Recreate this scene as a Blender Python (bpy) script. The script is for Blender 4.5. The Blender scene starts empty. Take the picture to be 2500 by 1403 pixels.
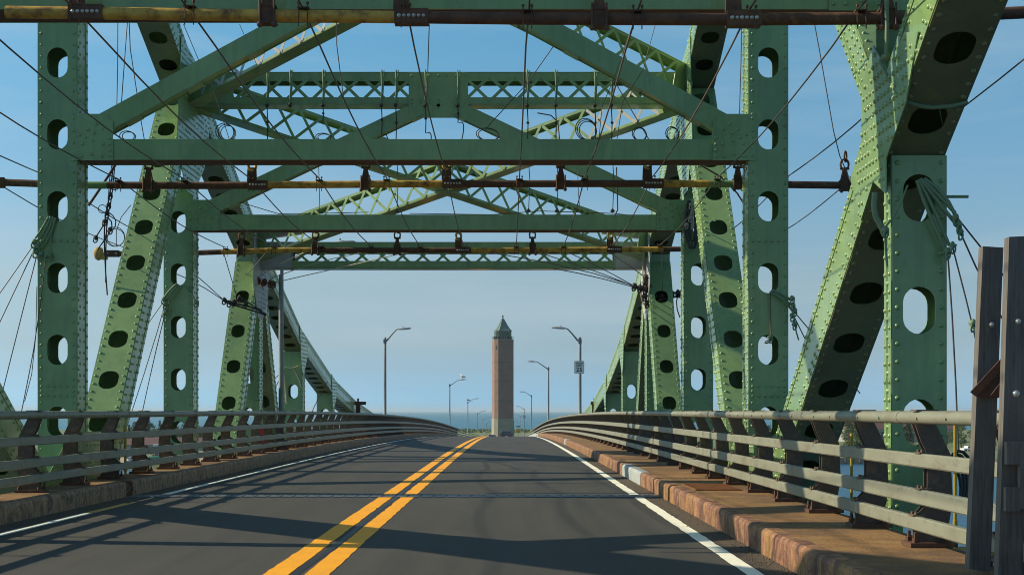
import bpy, math, random
from mathutils import Vector, Matrix
R = random.Random(7)
scene = bpy.context.scene
COL = scene.collection
PI = math.pi
F = 3600.0                       # focal length in pixels of a 2500 px wide frame
EYE = 1.35                       # eye height over the road


def at(x, y, Y):
    """point at depth Y (m ahead) seen at pixel x, y of the photograph"""
    return Vector(((x - 1240) * Y / F, Y, EYE - (y - 1003) * Y / F))


def zr(Y):
    """road surface height: level, then a crest, then a steady fall to the land"""
    if Y < 35: return 0.0
    if Y < 156: return -0.0000969 * (Y - 35) ** 2
    return -1.4187 - 0.0235 * (Y - 156)


# ------------------------------------------------------------------ mesh builder
class MB:
    def __init__(s):
        s.v = []; s.f = []; s.sm = []

    def add(s, vs, fs, smooth=False):
        o = len(s.v)
        s.v.extend([tuple(p) for p in vs])
        s.f.extend([tuple(i + o for i in f) for f in fs])
        s.sm.extend([smooth] * len(fs))

    def obox(s, c, a, b, n, ha, hb, hn):
        c = Vector(c); a = Vector(a) * ha; b = Vector(b) * hb; n = Vector(n) * hn
        vs = [c + i * a + j * b + k * n for k in (-1, 1) for j in (-1, 1) for i in (-1, 1)]
        s.add(vs, [(0, 2, 3, 1), (4, 5, 7, 6), (0, 1, 5, 4), (2, 6, 7, 3), (0, 4, 6, 2), (1, 3, 7, 5)])

    def box(s, lo, hi):
        lo = Vector(lo); hi = Vector(hi); c = (lo + hi) / 2; h = (hi - lo) / 2
        s.obox(c, (1, 0, 0), (0, 1, 0), (0, 0, 1), h.x, h.y, h.z)

    def bar(s, a, b, w, h, up=(0, 0, 1)):
        """rectangular bar between two points, h measured along up, w across"""
        a = Vector(a); b = Vector(b); d = (b - a); L = d.length; d.normalize()
        up = Vector(up); side = d.cross(up)
        if side.length < 1e-5: side = d.cross(Vector((1, 0, 0)))
        side.normalize(); up = side.cross(d)
        s.obox((a + b) / 2, d, side, up, L / 2, w / 2, h / 2)

    def tube(s, pts, r, n=7, cap=True):
        pts = [Vector(p) for p in pts]
        rs = r if isinstance(r, (list, tuple)) else [r] * len(pts)
        vs = []; fs = []; prev = None
        for i, p in enumerate(pts):
            d = (pts[min(i + 1, len(pts) - 1)] - pts[max(i - 1, 0)])
            if d.length < 1e-9: d = Vector((0, 0, 1))
            d.normalize()
            if prev is None:
                prev = d.orthogonal().normalized()
            u = prev - d * prev.dot(d)
            if u.length < 1e-6: u = d.orthogonal()
            u.normalize(); prev = u; w = d.cross(u)
            for k in range(n):
                t = 2 * PI * k / n
                vs.append(p + (u * math.cos(t) + w * math.sin(t)) * rs[i])
        for i in range(len(pts) - 1):
            for k in range(n):
                a = i * n + k; b = i * n + (k + 1) % n
                fs.append((a, b, b + n, a + n))
        s.add(vs, fs, True)
        if cap:
            m = len(pts)
            s.add(vs[:n], [tuple(range(n - 1, -1, -1))]); s.add(vs[(m - 1) * n:], [tuple(range(n))])

    def prism(s, poly, vec):
        poly = [Vector(p) for p in poly]; vec = Vector(vec); n = len(poly)
        vs = poly + [p + vec for p in poly]
        fs = [tuple(range(n - 1, -1, -1)), tuple(range(n, 2 * n))]
        fs += [(i, (i + 1) % n, (i + 1) % n + n, i + n) for i in range(n)]
        s.add(vs, fs)

    def lathe(s, base, prof, n=12, axis=(0, 0, 1), smooth=True, rot=0.0):
        base = Vector(base); ax = Vector(axis).normalized(); u = ax.orthogonal().normalized()
        if abs(ax.z) > .99: u = Vector((1, 0, 0))
        w = ax.cross(u); vs = []; fs = []
        for r, h in prof:
            for k in range(n):
                t = 2 * PI * k / n + rot
                vs.append(base + ax * h + (u * math.cos(t) + w * math.sin(t)) * r)
        for i in range(len(prof) - 1):
            for k in range(n):
                a = i * n + k; b = i * n + (k + 1) % n
                fs.append((a, b, b + n, a + n))
        s.add(vs, fs, smooth)
        m = len(prof)
        s.add(vs[:n], [tuple(range(n - 1, -1, -1))]); s.add(vs[(m - 1) * n:], [tuple(range(n))])

    def rivet(s, p, n, r=.024):
        r *= R.uniform(.86, 1.12)
        p = Vector(p); n = Vector(n); u = n.orthogonal().normalized(); w = n.cross(u)
        vs = []
        for rr, h in ((1, 0), (.72, .55)):
            for k in range(6):
                t = PI / 3 * k
                vs.append(p + (u * math.cos(t) + w * math.sin(t)) * r * rr + n * (h * r))
        vs.append(p + n * r * .8)
        fs = [(k, (k + 1) % 6, 6 + (k + 1) % 6, 6 + k) for k in range(6)] + [(6 + k, 6 + (k + 1) % 6, 12) for k in range(6)]
        s.add(vs, fs, True)

    def blob(s, c, r, seed=0):
        """small lumpy knot"""
        rr = random.Random(seed); c = Vector(c); vs = []; fs = []
        rings = [(.25, -.9), (.8, -.5), (1, 0), (.75, .55), (.2, .92)]
        for q, h in rings:
            for k in range(7):
                t = 2 * PI * k / 7; j = r * rr.uniform(.75, 1.2)
                vs.append(c + Vector((math.cos(t) * q * j, math.sin(t) * q * j, h * j)))
        for i in range(4):
            for k in range(7):
                a = i * 7 + k; b = i * 7 + (k + 1) % 7
                fs.append((a, b, b + 7, a + 7))
        fs += [tuple(range(6, -1, -1)), tuple(range(28, 35))]
        s.add(vs, fs, True)

    def build(s, name, mat, parent=None):
        me = bpy.data.meshes.new(name); me.from_pydata(s.v, [], s.f)
        me.polygons.foreach_set('use_smooth', s.sm)
        me.materials.append(mat); me.update()
        o = bpy.data.objects.new(name, me); COL.objects.link(o)
        if parent: o.parent = parent
        return o


# perforated plate -----------------------------------------------------------
_CELLS = {}


def cell(hl, hw, el, ew, k):
    """ring of quads between a rounded opening (hl along, hw across) and a rectangle el x ew"""
    key = tuple(round(q, 4) for q in (hl, hw, el, ew, k))
    if key in _CELLS: return _CELLS[key]
    a, b = hl / 2, hw / 2; r = min(a, b) * k
    c = math.atan2(ew / 2, el / 2)
    ang = sorted([2 * PI * i / 28 + .01 for i in range(28)] + [c, PI - c, PI + c, 2 * PI - c])

    def sdf(x, y):
        qx = abs(x) - a + r; qy = abs(y) - b + r
        return math.hypot(max(qx, 0), max(qy, 0)) + min(max(qx, qy), 0) - r
    inner = []; outer = []
    for t in ang:
        dx, dy = math.cos(t), math.sin(t); lo, hi = 0, 2.0
        for _ in range(30):
            m = (lo + hi) / 2
            if sdf(dx * m, dy * m) < 0: lo = m
            else: hi = m
        inner.append((dx * lo, dy * lo))
        q = min(el / 2 / abs(dx) if abs(dx) > 1e-6 else 9, ew / 2 / abs(dy) if abs(dy) > 1e-6 else 9)
        outer.append((dx * q, dy * q))
    _CELLS[key] = (inner, outer)
    return _CELLS[key]


def holed_plate(mb, p0, p1, wd, n, w, t, holes, hl, hw, k=1.0):
    """plate from p0 to p1 (centre line), wd across, n normal, with openings at distances holes"""
    p0 = Vector(p0); p1 = Vector(p1); u = (p1 - p0); L = u.length; u.normalize(); wd = Vector(wd); n = Vector(n)
    holes = sorted(h for h in holes if hl / 2 + .03 < h < L - hl / 2 - .03)
    e = hl / 2 + .06; cur = 0.0

    def P(x, y, z): return p0 + u * x + wd * y + n * z
    for h in holes:
        lo = max(h - e, cur); el = 2 * min(h - lo, e)
        lo = h - el / 2
        if lo - cur > 1e-4: mb.obox(P((cur + lo) / 2, 0, 0), u, wd, n, (lo - cur) / 2, w / 2, t / 2)
        inn, out = cell(hl, hw, el, w, k); m = len(inn)
        vs = [P(h + x, y, z) for z in (t / 2, -t / 2) for ring in (inn, out) for x, y in ring]
        fs = []
        for i in range(m):
            j = (i + 1) % m
            fs += [(i, j, m + j, m + i), (2 * m + i, 3 * m + i, 3 * m + j, 2 * m + j), (i, 2 * m + i, 2 * m + j, j)]
        mb.add(vs, fs); cur = h + el / 2
    if L - cur > 1e-4: mb.obox(P((cur + L) / 2, 0, 0), u, wd, n, (L - cur) / 2, w / 2, t / 2)


# ------------------------------------------------------------------ materials
def mat(name, col, rough=.6, metal=0.0, spec=.5):
    m = bpy.data.materials.new(name); m.use_nodes = True
    nt = m.node_tree; b = nt.nodes['Principled BSDF']
    b.inputs['Base Color'].default_value = (*col, 1); b.inputs['Roughness'].default_value = rough
    b.inputs['Metallic'].default_value = metal; b.inputs['Specular IOR Level'].default_value = spec
    return m


class NT:
    """tiny node helper"""
    def __init__(s, m):
        s.t = m.node_tree; s.b = s.t.nodes['Principled BSDF']
        s.co = s.n('ShaderNodeTexCoord').outputs['Object']

    def n(s, typ, **kw):
        x = s.t.nodes.new(typ)
        for k, v in kw.items(): setattr(x, k, v)
        return x

    def link(s, a, b): s.t.links.new(a, b)

    def noise(s, scale, detail=4, rough=.55, stretch=(1, 1, 1), off=(0, 0, 0), dist=0):
        mp = s.n('ShaderNodeMapping'); mp.inputs['Scale'].default_value = stretch; mp.inputs['Location'].default_value = off
        s.link(s.co, mp.inputs['Vector'])
        x = s.n('ShaderNodeTexNoise'); x.inputs['Scale'].default_value = scale; x.inputs['Detail'].default_value = detail
        x.inputs['Roughness'].default_value = rough; x.inputs['Distortion'].default_value = dist
        s.link(mp.outputs[0], x.inputs['Vector'])
        return x.outputs['Fac']

    def ramp(s, fac, stops):
        x = s.n('ShaderNodeValToRGB'); e = x.color_ramp.elements
        while len(e) < len(stops): e.new(.5)
        for i, (p, c) in enumerate(stops):
            e[i].position = p; e[i].color = (*c, 1) if len(c) == 3 else c
        s.link(fac, x.inputs[0]); return x.outputs[0]

    def mix(s, fac, a, b, typ='MIX'):
        x = s.n('ShaderNodeMix', data_type='RGBA', blend_type=typ)
        for i, q in ((0, fac), (6, a), (7, b)):
            if isinstance(q, (int, float)): x.inputs[i].default_value = q
            elif isinstance(q, tuple): x.inputs[i].default_value = (*q, 1)
            else: s.link(q, x.inputs[i])
        return x.outputs[2]

    def color(s, c): s.link(c, s.b.inputs['Base Color'])

    def rough(s, c): s.link(c, s.b.inputs['Roughness'])

    def bump(s, h, strength=.3, dist=.01):
        x = s.n('ShaderNodeBump'); x.inputs['Strength'].default_value = strength; x.inputs['Distance'].default_value = dist
        s.link(h, x.inputs['Height']); s.link(x.outputs[0], s.b.inputs['Normal'])


def g(v): return (v, v, v)


def paint_mat(name, col, streak, amt=.35, rough=.4):
    m = mat(name, col, rough); k = NT(m)
    a = k.ramp(k.noise(.9, 5, .6), [(.3, tuple(c * 1.12 for c in col)), (.7, tuple(c * .78 for c in col))])
    # touched-up patches of a slightly different batch of paint
    vo = k.n('ShaderNodeTexVoronoi'); vo.inputs['Scale'].default_value = .55; k.link(k.co, vo.inputs['Vector'])
    sv = k.n('ShaderNodeSeparateColor'); k.link(vo.outputs['Color'], sv.inputs[0])
    a = k.mix(1.0, a, k.ramp(sv.outputs[0], [(0, (.86, .9, .92)), (.5, g(1)), (1, (1.1, 1.07, 1.0))]), 'MULTIPLY')
    st = k.ramp(k.noise(2.6, 6, .65, (3.4, 3.4, .3)), [(.48, g(0)), (.78, g(amt))])
    c = k.mix(st, a, streak)
    pale = k.ramp(k.noise(5, 6, .7, (1.5, 1.5, .5), (3, 1, 7)), [(.60, g(0)), (.78, g(.28))])
    c = k.mix(pale, c, tuple(min(1, q * 1.7 + .06) for q in col))
    sp = k.ramp(k.noise(14, 5, .65), [(.60, g(0)), (.72, g(.5))])
    c = k.mix(sp, c, tuple(q * .6 for q in col))
    ru = k.ramp(k.noise(6, 7, .75, (1.4, 1.4, .55), (11, 5, 2)), [(.66, g(0)), (.72, g(.75))])
    c = k.mix(ru, c, (.13, .06, .028))
    k.color(c); k.rough(k.ramp(k.noise(3, 4), [(.3, g(rough - .08)), (.7, g(rough + .15))]))
    k.bump(k.noise(9, 4), .12, .012)
    return m


GREEN = (.212, .34, .128)
M = {}
M['green'] = paint_mat('green_steel_paint', GREEN, (.10, .11, .055))
M['green_olive'] = paint_mat('olive_green_paint', (.19, .20, .09), (.15, .10, .05))  # browner, darker green, only for the underside cover plates of diagonals and chords
for q in ('green', 'green_olive'):
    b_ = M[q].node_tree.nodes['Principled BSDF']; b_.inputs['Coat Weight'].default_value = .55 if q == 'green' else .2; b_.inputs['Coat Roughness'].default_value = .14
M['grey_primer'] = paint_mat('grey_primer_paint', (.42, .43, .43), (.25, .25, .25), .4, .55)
M['rope_green'] = mat('painted_rope', (.17, .25, .14), .7)
M['rope_pale'] = mat('pale_rope', (.42, .38, .28), .9)
M['dark_rope'] = mat('dark_rope', (.05, .045, .04), .8)
M['cable'] = mat('weathered_wire', (.10, .085, .07), .5, .3)
M['rust_cable'] = mat('rusted_wire', (.15, .105, .07), .6, .2)


def rust_mat(name, a, b, c, scale=6, rough=.8, stretch=(1, 1, 1)):
    m = mat(name, a, rough); k = NT(m)
    x = k.ramp(k.noise(scale, 7, .72, stretch), [(.32, a), (.5, b), (.66, c)])
    k.color(x); k.bump(k.noise(scale * 4, 4), .35, .01)
    return m


M['rust'] = rust_mat('rusted_steel', (.15, .062, .03), (.085, .04, .024), (.23, .10, .04))
M['rust_dark'] = rust_mat('dark_rusted_steel', (.065, .033, .023), (.11, .052, .032), (.16, .075, .038))
M['yellow_rust'] = rust_mat('rusting_yellow_paint', (.70, .44, .08), (.52, .30, .05), (.13, .05, .02), 5, .6)
M['post_brown'] = rust_mat('weathered_brown_steel', (.15, .10, .068), (.10, .07, .052), (.19, .12, .075), 7, .75)
M['yellow'] = mat('yellow_pipe_paint', (.40, .28, .02), .5)
M['bolt'] = mat('galvanised_bolt', (.5, .5, .48), .45, .6)
M['foam'] = rust_mat('yellowed_foam', (.55, .36, .12), (.48, .30, .10), (.3, .19, .07), 9, .9)
M['orange'] = mat('orange_webbing', (.65, .13, .02), .8)
M['black'] = mat('black_rubber', (.02, .02, .02), .6)


def rail_mat():
    m = mat('weathered_aluminium_rail', (.5, .47, .4), .5, .0); k = NT(m)
    c = k.ramp(k.noise(2.5, 5, .6, (1, .6, 1)), [(.3, (.255, .265, .20)), (.6, (.215, .215, .158)), (.8, (.15, .137, .09))])
    sp = k.ramp(k.noise(4, 6, .75, (1, .35, 1)), [(.54, g(0)), (.72, g(.6))])
    c = k.mix(sp, c, (.15, .10, .06)); dk = k.ramp(k.noise(11, 5, .7, (1.5, .4, 1), (1, 6, 2)), [(.56, g(0)), (.68, g(.5))])
    k.color(k.mix(dk, c, (.10, .095, .08))); k.bump(k.noise(20, 3), .1, .005)
    return m


M['rail'] = rail_mat()


def asphalt_mat():
    m = mat('asphalt', (.05, .05, .048), .82); k = NT(m)
    fine = k.ramp(k.noise(95, 3, .8), [(.32, (.022, .021, .0175)), (.68, (.080, .076, .063))])
    mid = k.ramp(k.noise(22, 5, .7, (1, .8, 1)), [(.3, g(.80)), (.7, g(1.18))])
    c = k.mix(1.0, fine, mid, 'MULTIPLY')
    big = k.ramp(k.noise(.5, 5, .6, (1.6, .35, 1)), [(.3, g(.80)), (.7, g(1.16))])
    c = k.mix(1.0, c, big, 'MULTIPLY')
    st = k.ramp(k.noise(3, 5, .65, (.4, 10, 1)), [(.35, g(.88)), (.65, g(1.08))])   # cross streaks of the paver
    c = k.mix(1.0, c, st, 'MULTIPLY')
    lg = k.ramp(k.noise(1.4, 4, .6, (2.2, .06, 1), (4, 2, 0)), [(.35, g(.84)), (.62, g(1.08))])   # wheel tracks
    c = k.mix(1.0, c, lg, 'MULTIPLY')
    oil = k.ramp(k.noise(1.1, 5, .6, (1, .6, 1), (9, 3, 1)), [(.62, g(0)), (.74, g(.5))])
    c = k.mix(oil, c, (.024, .023, .021))
    pale = k.ramp(k.noise(60, 2, .5), [(.70, g(0)), (.77, g(.4))])
    c = k.mix(pale, c, (.2, .19, .16))
    k.color(c); k.rough(k.ramp(k.noise(1.4, 4, .6, (2.2, .06, 1), (4, 2, 0)), [(.3, g(.7)), (.7, g(.88))])); k.bump(k.noise(150, 2), .3, .007)
    return m


M['asphalt'] = asphalt_mat()


def line_mat(name, col, worn):
    m = mat(name, col, .65); k = NT(m)
    w = k.ramp(k.noise(7, 6, .7, (1, .35, 1)), [(.45, g(0)), (.70, g(.6))])
    c = k.mix(w, col, worn)
    w2 = k.ramp(k.noise(38, 5, .7), [(.60, g(0)), (.70, g(.55))])
    c = k.mix(w2, c, (.11, .10, .085))
    w3 = k.ramp(k.noise(1.7, 6, .7, (1.5, .4, 1), (2, 7, 1)), [(.58, g(0)), (.76, g(.4))])
    c = k.mix(w3, c, tuple(q * .55 + .02 for q in col))
    k.color(c); k.bump(k.noise(90, 2), .2, .004)
    return m


M['yellow_line'] = line_mat('yellow_road_paint', (1.0, .43, .0), (.85, .33, .002))
M['white_line'] = line_mat('white_road_paint', (.98, .96, .80), (.8, .76, .6))
M['tape_line'] = line_mat('yellow_edge_paint', (.7, .42, .08), (.4, .25, .06))


def walk_mat():
    m = mat('rusted_deck_plate', (.25, .15, .08), .85); k = NT(m)
    c = k.ramp(k.noise(1.6, 6, .65), [(.28, (.33, .20, .07)), (.5, (.27, .14, .042)), (.72, (.13, .07, .03))])
    d = k.ramp(k.noise(34, 5, .8), [(.36, g(.5)), (.64, g(1.3))])
    c = k.mix(1.0, c, d, 'MULTIPLY')
    dk = k.ramp(k.noise(.7, 6, .7, (1, 1, 1), (3, 4, 0)), [(.46, g(0)), (.66, g(.8))])
    c = k.mix(dk, c, (.085, .05, .028))
    ck = k.n('ShaderNodeTexChecker'); ck.inputs['Scale'].default_value = 36; k.link(k.co, ck.inputs['Vector'])
    k.color(c); k.bump(k.mix(.5, ck.outputs['Fac'], k.noise(40, 3)), .25, .006)
    return m


M['walk'] = walk_mat()


def kerb_mat(name, cols, scale=1.0):
    m = mat(name, cols[0], .75); k = NT(m)
    n = k.noise(2.6 * scale, 8, .75, (1.2, 1.0, .75), dist=.8)
    c = k.ramp(n, list(zip([.28, .40, .50, .58, .72], cols)))
    ru = k.ramp(k.noise(4.5 * scale, 8, .75, (1, 1.1, .6), (5, 1, 3)), [(.36, g(.38)), (.58, g(1.15))])
    c = k.mix(.85, c, ru, 'MULTIPLY')
    chips = k.ramp(k.noise(17, 5, .7), [(.58, g(0)), (.67, g(.75))])
    c = k.mix(chips, c, tuple(q * .35 for q in cols[1]))
    pale = k.ramp(k.noise(11, 6, .75, (1, 1, .6), (8, 8, 1)), [(.62, g(0)), (.72, g(.5))])
    c = k.mix(pale, c, tuple(min(1, q * 1.25 + .03) for q in cols[2]))
    k.color(c); k.bump(k.noise(16, 6, .7), .7, .02)
    return m


M['kerb_rust'] = kerb_mat('rusted_painted_kerb', [(.25, .115, .062), (.11, .05, .03), (.28, .13, .075), (.36, .20, .06), (.05, .03, .023)])
M['kerb_stone'] = kerb_mat('stained_concrete_kerb', [(.36, .235, .15), (.12, .07, .045), (.40, .25, .145), (.27, .15, .08), (.05, .036, .027)], 1.6)
M['kerb_grey'] = rust_mat('grey_painted_kerb', (.42, .44, .43), (.38, .41, .41), (.32, .33, .32), 4, .6)
M['joint'] = rust_mat('joint_steel', (.16, .17, .18), (.12, .13, .14), (.20, .2, .2), 12, .45)
M['concrete'] = rust_mat('deck_concrete', (.2, .19, .17), (.16, .15, .13), (.11, .10, .09), 2, .9)


def wood_mat():
    m = mat('weathered_grey_wood', (.2, .18, .15), .85); k = NT(m)
    gr = k.ramp(k.noise(14, 6, .65, (4, 4, .25), dist=.5), [(.3, (.165, .15, .135)), (.55, (.115, .103, .092)), (.75, (.065, .057, .05))])
    kn = k.ramp(k.noise(3.5, 3, .6, (1.6, 1.6, 1)), [(.62, g(1)), (.75, g(.45))])
    k.color(k.mix(1.0, gr, kn, 'MULTIPLY')); k.bump(k.noise(16, 5, .6, (4, 4, .25)), .4, .006)
    return m


M['wood'] = wood_mat()


# ------------------------------------------------------------------ objects
def tag(o, label=None, cat=None, group=None, kind=None):
    if label: o['label'] = label
    if cat: o['category'] = cat
    if group: o['group'] = group
    if kind: o['kind'] = kind
    return o


def thing(name, loc, label, cat, group=None):
    o = bpy.data.objects.new(name, None); COL.objects.link(o); o.location = loc
    o.empty_display_size = .2
    return tag(o, label, cat, group)


def local(mb, loc):
    """shift a builder's vertices into the frame of an empty at loc"""
    loc = Vector(loc); mb.v = [tuple(Vector(p) - loc) for p in mb.v]
    return mb


def copy_tree(o, parent=None):
    c = o.copy(); COL.objects.link(c)
    if parent: c.parent = parent
    for ch in list(o.children): copy_tree(ch, c)
    return c


def strip(name, x0, x1, ys, z, mt, parent=None, rag=0.0):
    if rag:
        a, b = ys[0], ys[-1]; near = [y for y in frange(max(a, 9), min(b, 62), .22)]
        ys = [y for y in ys if y < 9] + near + [y for y in ys if y > (near[-1] if near else 9)]
    mb = MB(); vs = []; fs = []
    for y in ys:
        j = [R.uniform(-rag, rag) + (R.random() < .08) * R.uniform(0, 2.2 * rag) * (1 if q == 0 else -1) for q in (0, 1)]
        vs += [(x0 + j[0], y, zr(y) + z), (x1 + j[1], y, zr(y) + z)]
    for i in range(len(ys) - 1): fs.append((2 * i, 2 * i + 1, 2 * i + 3, 2 * i + 2))
    mb.add(vs, fs); return mb.build(name, mt, parent)


def frange(a, b, s):
    out = []; x = a
    while x < b: out.append(x); x += s
    return out


def extrude_along(prof, ys):
    """sweep an x,z outline (closed) along the road's rise and fall"""
    mb = MB(); n = len(prof); vs = []; fs = []
    for y in ys: vs += [(x, y, zr(y) + z) for x, z in prof]
    for i in range(len(ys) - 1):
        for k in range(n):
            a = i * n + k; b = i * n + (k + 1) % n
            fs.append((a, b, b + n, a + n))
    m = len(ys)
    fs += [tuple(range(n - 1, -1, -1)), tuple(range((m - 1) * n, m * n))]
    mb.add(vs, fs); return mb


YS = [-25 + 2.5 * i for i in range(0, 82)] + [182 + 8 * i for i in range(0, 53)]
# ================================================================ road and deck
road = extrude_along([(-6.02, 0), (2.42, 0), (2.42, -.35), (-6.02, -.35)], YS).build('road', M['asphalt'])
tag(road, 'dark asphalt two lane road climbing over the bridge crest', 'road', kind='structure')
strip('lane_line', -2.025, -1.815, YS, .004, M['yellow_line'], road, .007)
strip('lane_line', -1.68, -1.475, YS, .004, M['yellow_line'], road, .007)
strip('edge_line', 1.97, 2.115, YS, .004, M['white_line'], road, .007)
yl = [y for y in YS if y < 19.5] + [19.5]; strip('edge_line', -5.62, -5.48, yl, .004, M['white_line'], road, .007)
strip('edge_line', -5.62, -5.48, [19.6, 20.5, 21.6], .004, M['tape_line'], road)['label'] = 'short yellow stretch of the edge line'
strip('edge_line', -5.62, -5.48, [23.9] + [y for y in YS if y > 23.9], .004, M['white_line'], road, .007)
# dirt strips along both gutters
dirt = rust_mat('gutter_dirt', (.115, .083, .05), (.085, .064, .043), (.05, .045, .037), 7, .95)
strip('gutter_dirt', 2.13, 2.419, YS, .002, dirt, road, .03); strip('gutter_dirt', -6.019, -5.63, YS, .002, dirt, road, .03)
# grit lying along the right gutter
mb = MB()
for i in range(1500):
    y = 9 + 34 * R.random() ** 1.4; x = 2.40 - abs(R.gauss(0, .10)); q = R.uniform(.004, .013); z = zr(y) + .003
    mb.add([(x - q, y, z), (x, y - q, z), (x + q, y, z), (x, y + q, z), (x, y, z + q)], [(0, 1, 4), (1, 2, 4), (2, 3, 4), (3, 0, 4)])
tag(mb.build('gravel', rust_mat('road_grit', (.2, .16, .11), (.13, .1, .07), (.07, .055, .04), 9, .95)), 'brown grit and gravel gathered along the right kerb', 'grit', kind='stuff')
# tar seam
tar = mat('tar_seam', (.018, .018, .018), .5)
mb = MB(); vs = []; fs = []; yy = [8 + .5 * i for i in range(180)]
for y in yy:
    x = -1.745 + .018 * math.sin(y * .9); vs += [(x - .035, y, zr(y) + .003), (x + .035, y, zr(y) + .003)]
for i in range(len(yy) - 1): fs.append((2 * i, 2 * i + 1, 2 * i + 3, 2 * i + 2))
mb.add(vs, fs); mb.build('tar_seam', tar, road)

# expansion joint: two rows of interlocking steel fingers
mb = MB(); J0, J1 = 23.1, 23.62
mb.box((-6.0, J0 - .02, .001), (2.4, J1 + .02, .006))
x = -5.95
while x < 2.35:
    mb.box((x, J0, .006), (x + .16, J0 + .30, .016)); mb.box((x + .10, J0 + .34, .006), (x + .26, J1, .016))
    x += .2
tag(mb.build('expansion_joint', M['joint']), 'steel finger expansion joint across the whole road', 'expansion joint')

# sidewalks
KH = .245
sw = extrude_along([(2.56, KH - .004), (3.62, KH - .004), (3.62, -.4), (2.56, -.4)], [y for y in YS if y < 330]).build('sidewalk', M['walk'])
tag(sw, 'rusty brown steel sidewalk on the right of the road', 'sidewalk', kind='structure')
sw2 = extrude_along([(-6.76, KH - .004), (-6.18, KH - .004), (-6.18, -.4), (-6.76, -.4)], [y for y in YS if y < 330]).build('sidewalk', M['walk'])
tag(sw2, 'narrow rusty brown ledge on the left of the road', 'sidewalk', kind='structure')
# hatch plate let into the right walk
mb = MB(); mb.box((2.62, 20.6, KH - .003), (3.28, 22.2, KH + .012))
for i in range(22): mb.box((2.64, 20.66 + i * .07, KH + .012), (3.26, 20.685 + i * .07, KH + .018))
tag(mb.build('hatch_plate', rust_mat('orange_rusted_plate', (.36, .15, .045), (.28, .11, .035), (.18, .08, .03), 8)), 'ribbed orange rusted hatch plate lying on the right sidewalk', 'hatch plate')


def kerb_outline(x, s):
    return [(x, -.02), (x, KH - .045), (x + s * .012, KH - .018), (x + s * .036, KH), (x + s * .165, KH), (x + s * .165, -.3), (x, -.3)]


def kerb(y0, y1, x, s, mt, label, step=.35, wob=.006):
    n = max(2, int((y1 - y0) / step)); ys = [y0 + (y1 - y0) * i / n for i in range(n + 1)]
    pr = kerb_outline(x, s); mb = MB(); m = len(pr); vs = []; fs = []
    for i, y in enumerate(ys):
        for q, (px, pz) in enumerate(pr):
            j = R.uniform(-wob, wob) if q in (1, 2, 3) else 0
            vs.append((px + j, y, zr(y) + pz + j * .6))
    for i in range(n):
        for k in range(m):
            a = i * m + k; b = i * m + (k + 1) % m; fs.append((a, b, b + m, a + m))
    fs += [tuple(range(m - 1, -1, -1)), tuple(range(n * m, n * m + m))]
    mb.add(vs, fs, False)
    return tag(mb.build('kerb', mt), label, 'kerb', kind='structure')


# right kerb: rusted plates, one grey painted block, far stretch
def kerb_run(parts, x, s, mt, label):
    mb = MB(); pr = kerb_outline(x, s); m = len(pr)
    for (y0, y1) in parts:
        n = max(2, int((y1 - y0) / .35)); ys = [y0 + (y1 - y0) * i / n for i in range(n + 1)]
        vs = []; fs = []
        for i, y in enumerate(ys):
            for q, (px, pz) in enumerate(pr):
                j = R.uniform(-.0025, .0025) if q in (1, 2, 3) else 0
                if i in (0, n) and q in (2, 3): j -= .004
                vs.append((px + s * abs(j), y, zr(y) + pz + j * .6))
        for i in range(n):
            for k in range(m):
                a = i * m + k; b = i * m + (k + 1) % m; fs.append((a, b, b + m, a + m))
        fs += [tuple(range(m - 1, -1, -1)), tuple(range(n * m, n * m + m))]
        mb.add(vs, fs, False)
    return tag(mb.build('kerb', mt), label, 'kerb', kind='structure')


def split(y0, y1, L): 
    out = []; y = y0
    while y < y1 - .1: out.append((y, min(y + L, y1) - .012)); y += L
    return out


kerb_run(split(-20, 21.9, 3.7) + split(22.1, 26.7, 4.6) + split(31.0, 61.5, 3.4) + split(63, 116, 4), 2.40, 1, M['kerb_rust'], 'rust streaked steel kerb along the right lane edge')
kerb_run([(26.75, 28.8), (28.83, 30.95), (61.6, 62.9), (117, 124), (125, 330)], 2.40, 1, M['kerb_grey'], 'pale grey painted kerb blocks set in the rusty right kerb')
kerb_run(split(-20, 23.2, 2.6) + split(23.6, 330, 2.9), -6.0, -1, M['kerb_stone'], 'dark stained concrete kerb along the left lane edge')

# deck edge beams below the walks
mb = extrude_along([(-6.74, -.405), (3.6, -.405), (3.2, -1.6), (-6.3, -1.6)], [y for y in YS if y < 330])
tag(mb.build('bridge_deck', M['concrete']), 'concrete deck slab and stringers carrying the road over the water', 'bridge deck', kind='structure')

# ================================================================ railings
RAILZ = [(1.297, None), (.945, .115), (.645, .125), (.435, .115)]
PROF = [(.27, .03), (.50, .03), (.60, .12), (1.0, .12), (1.10, .07), (1.245, .02)]   # height, set-back of the post edge


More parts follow.
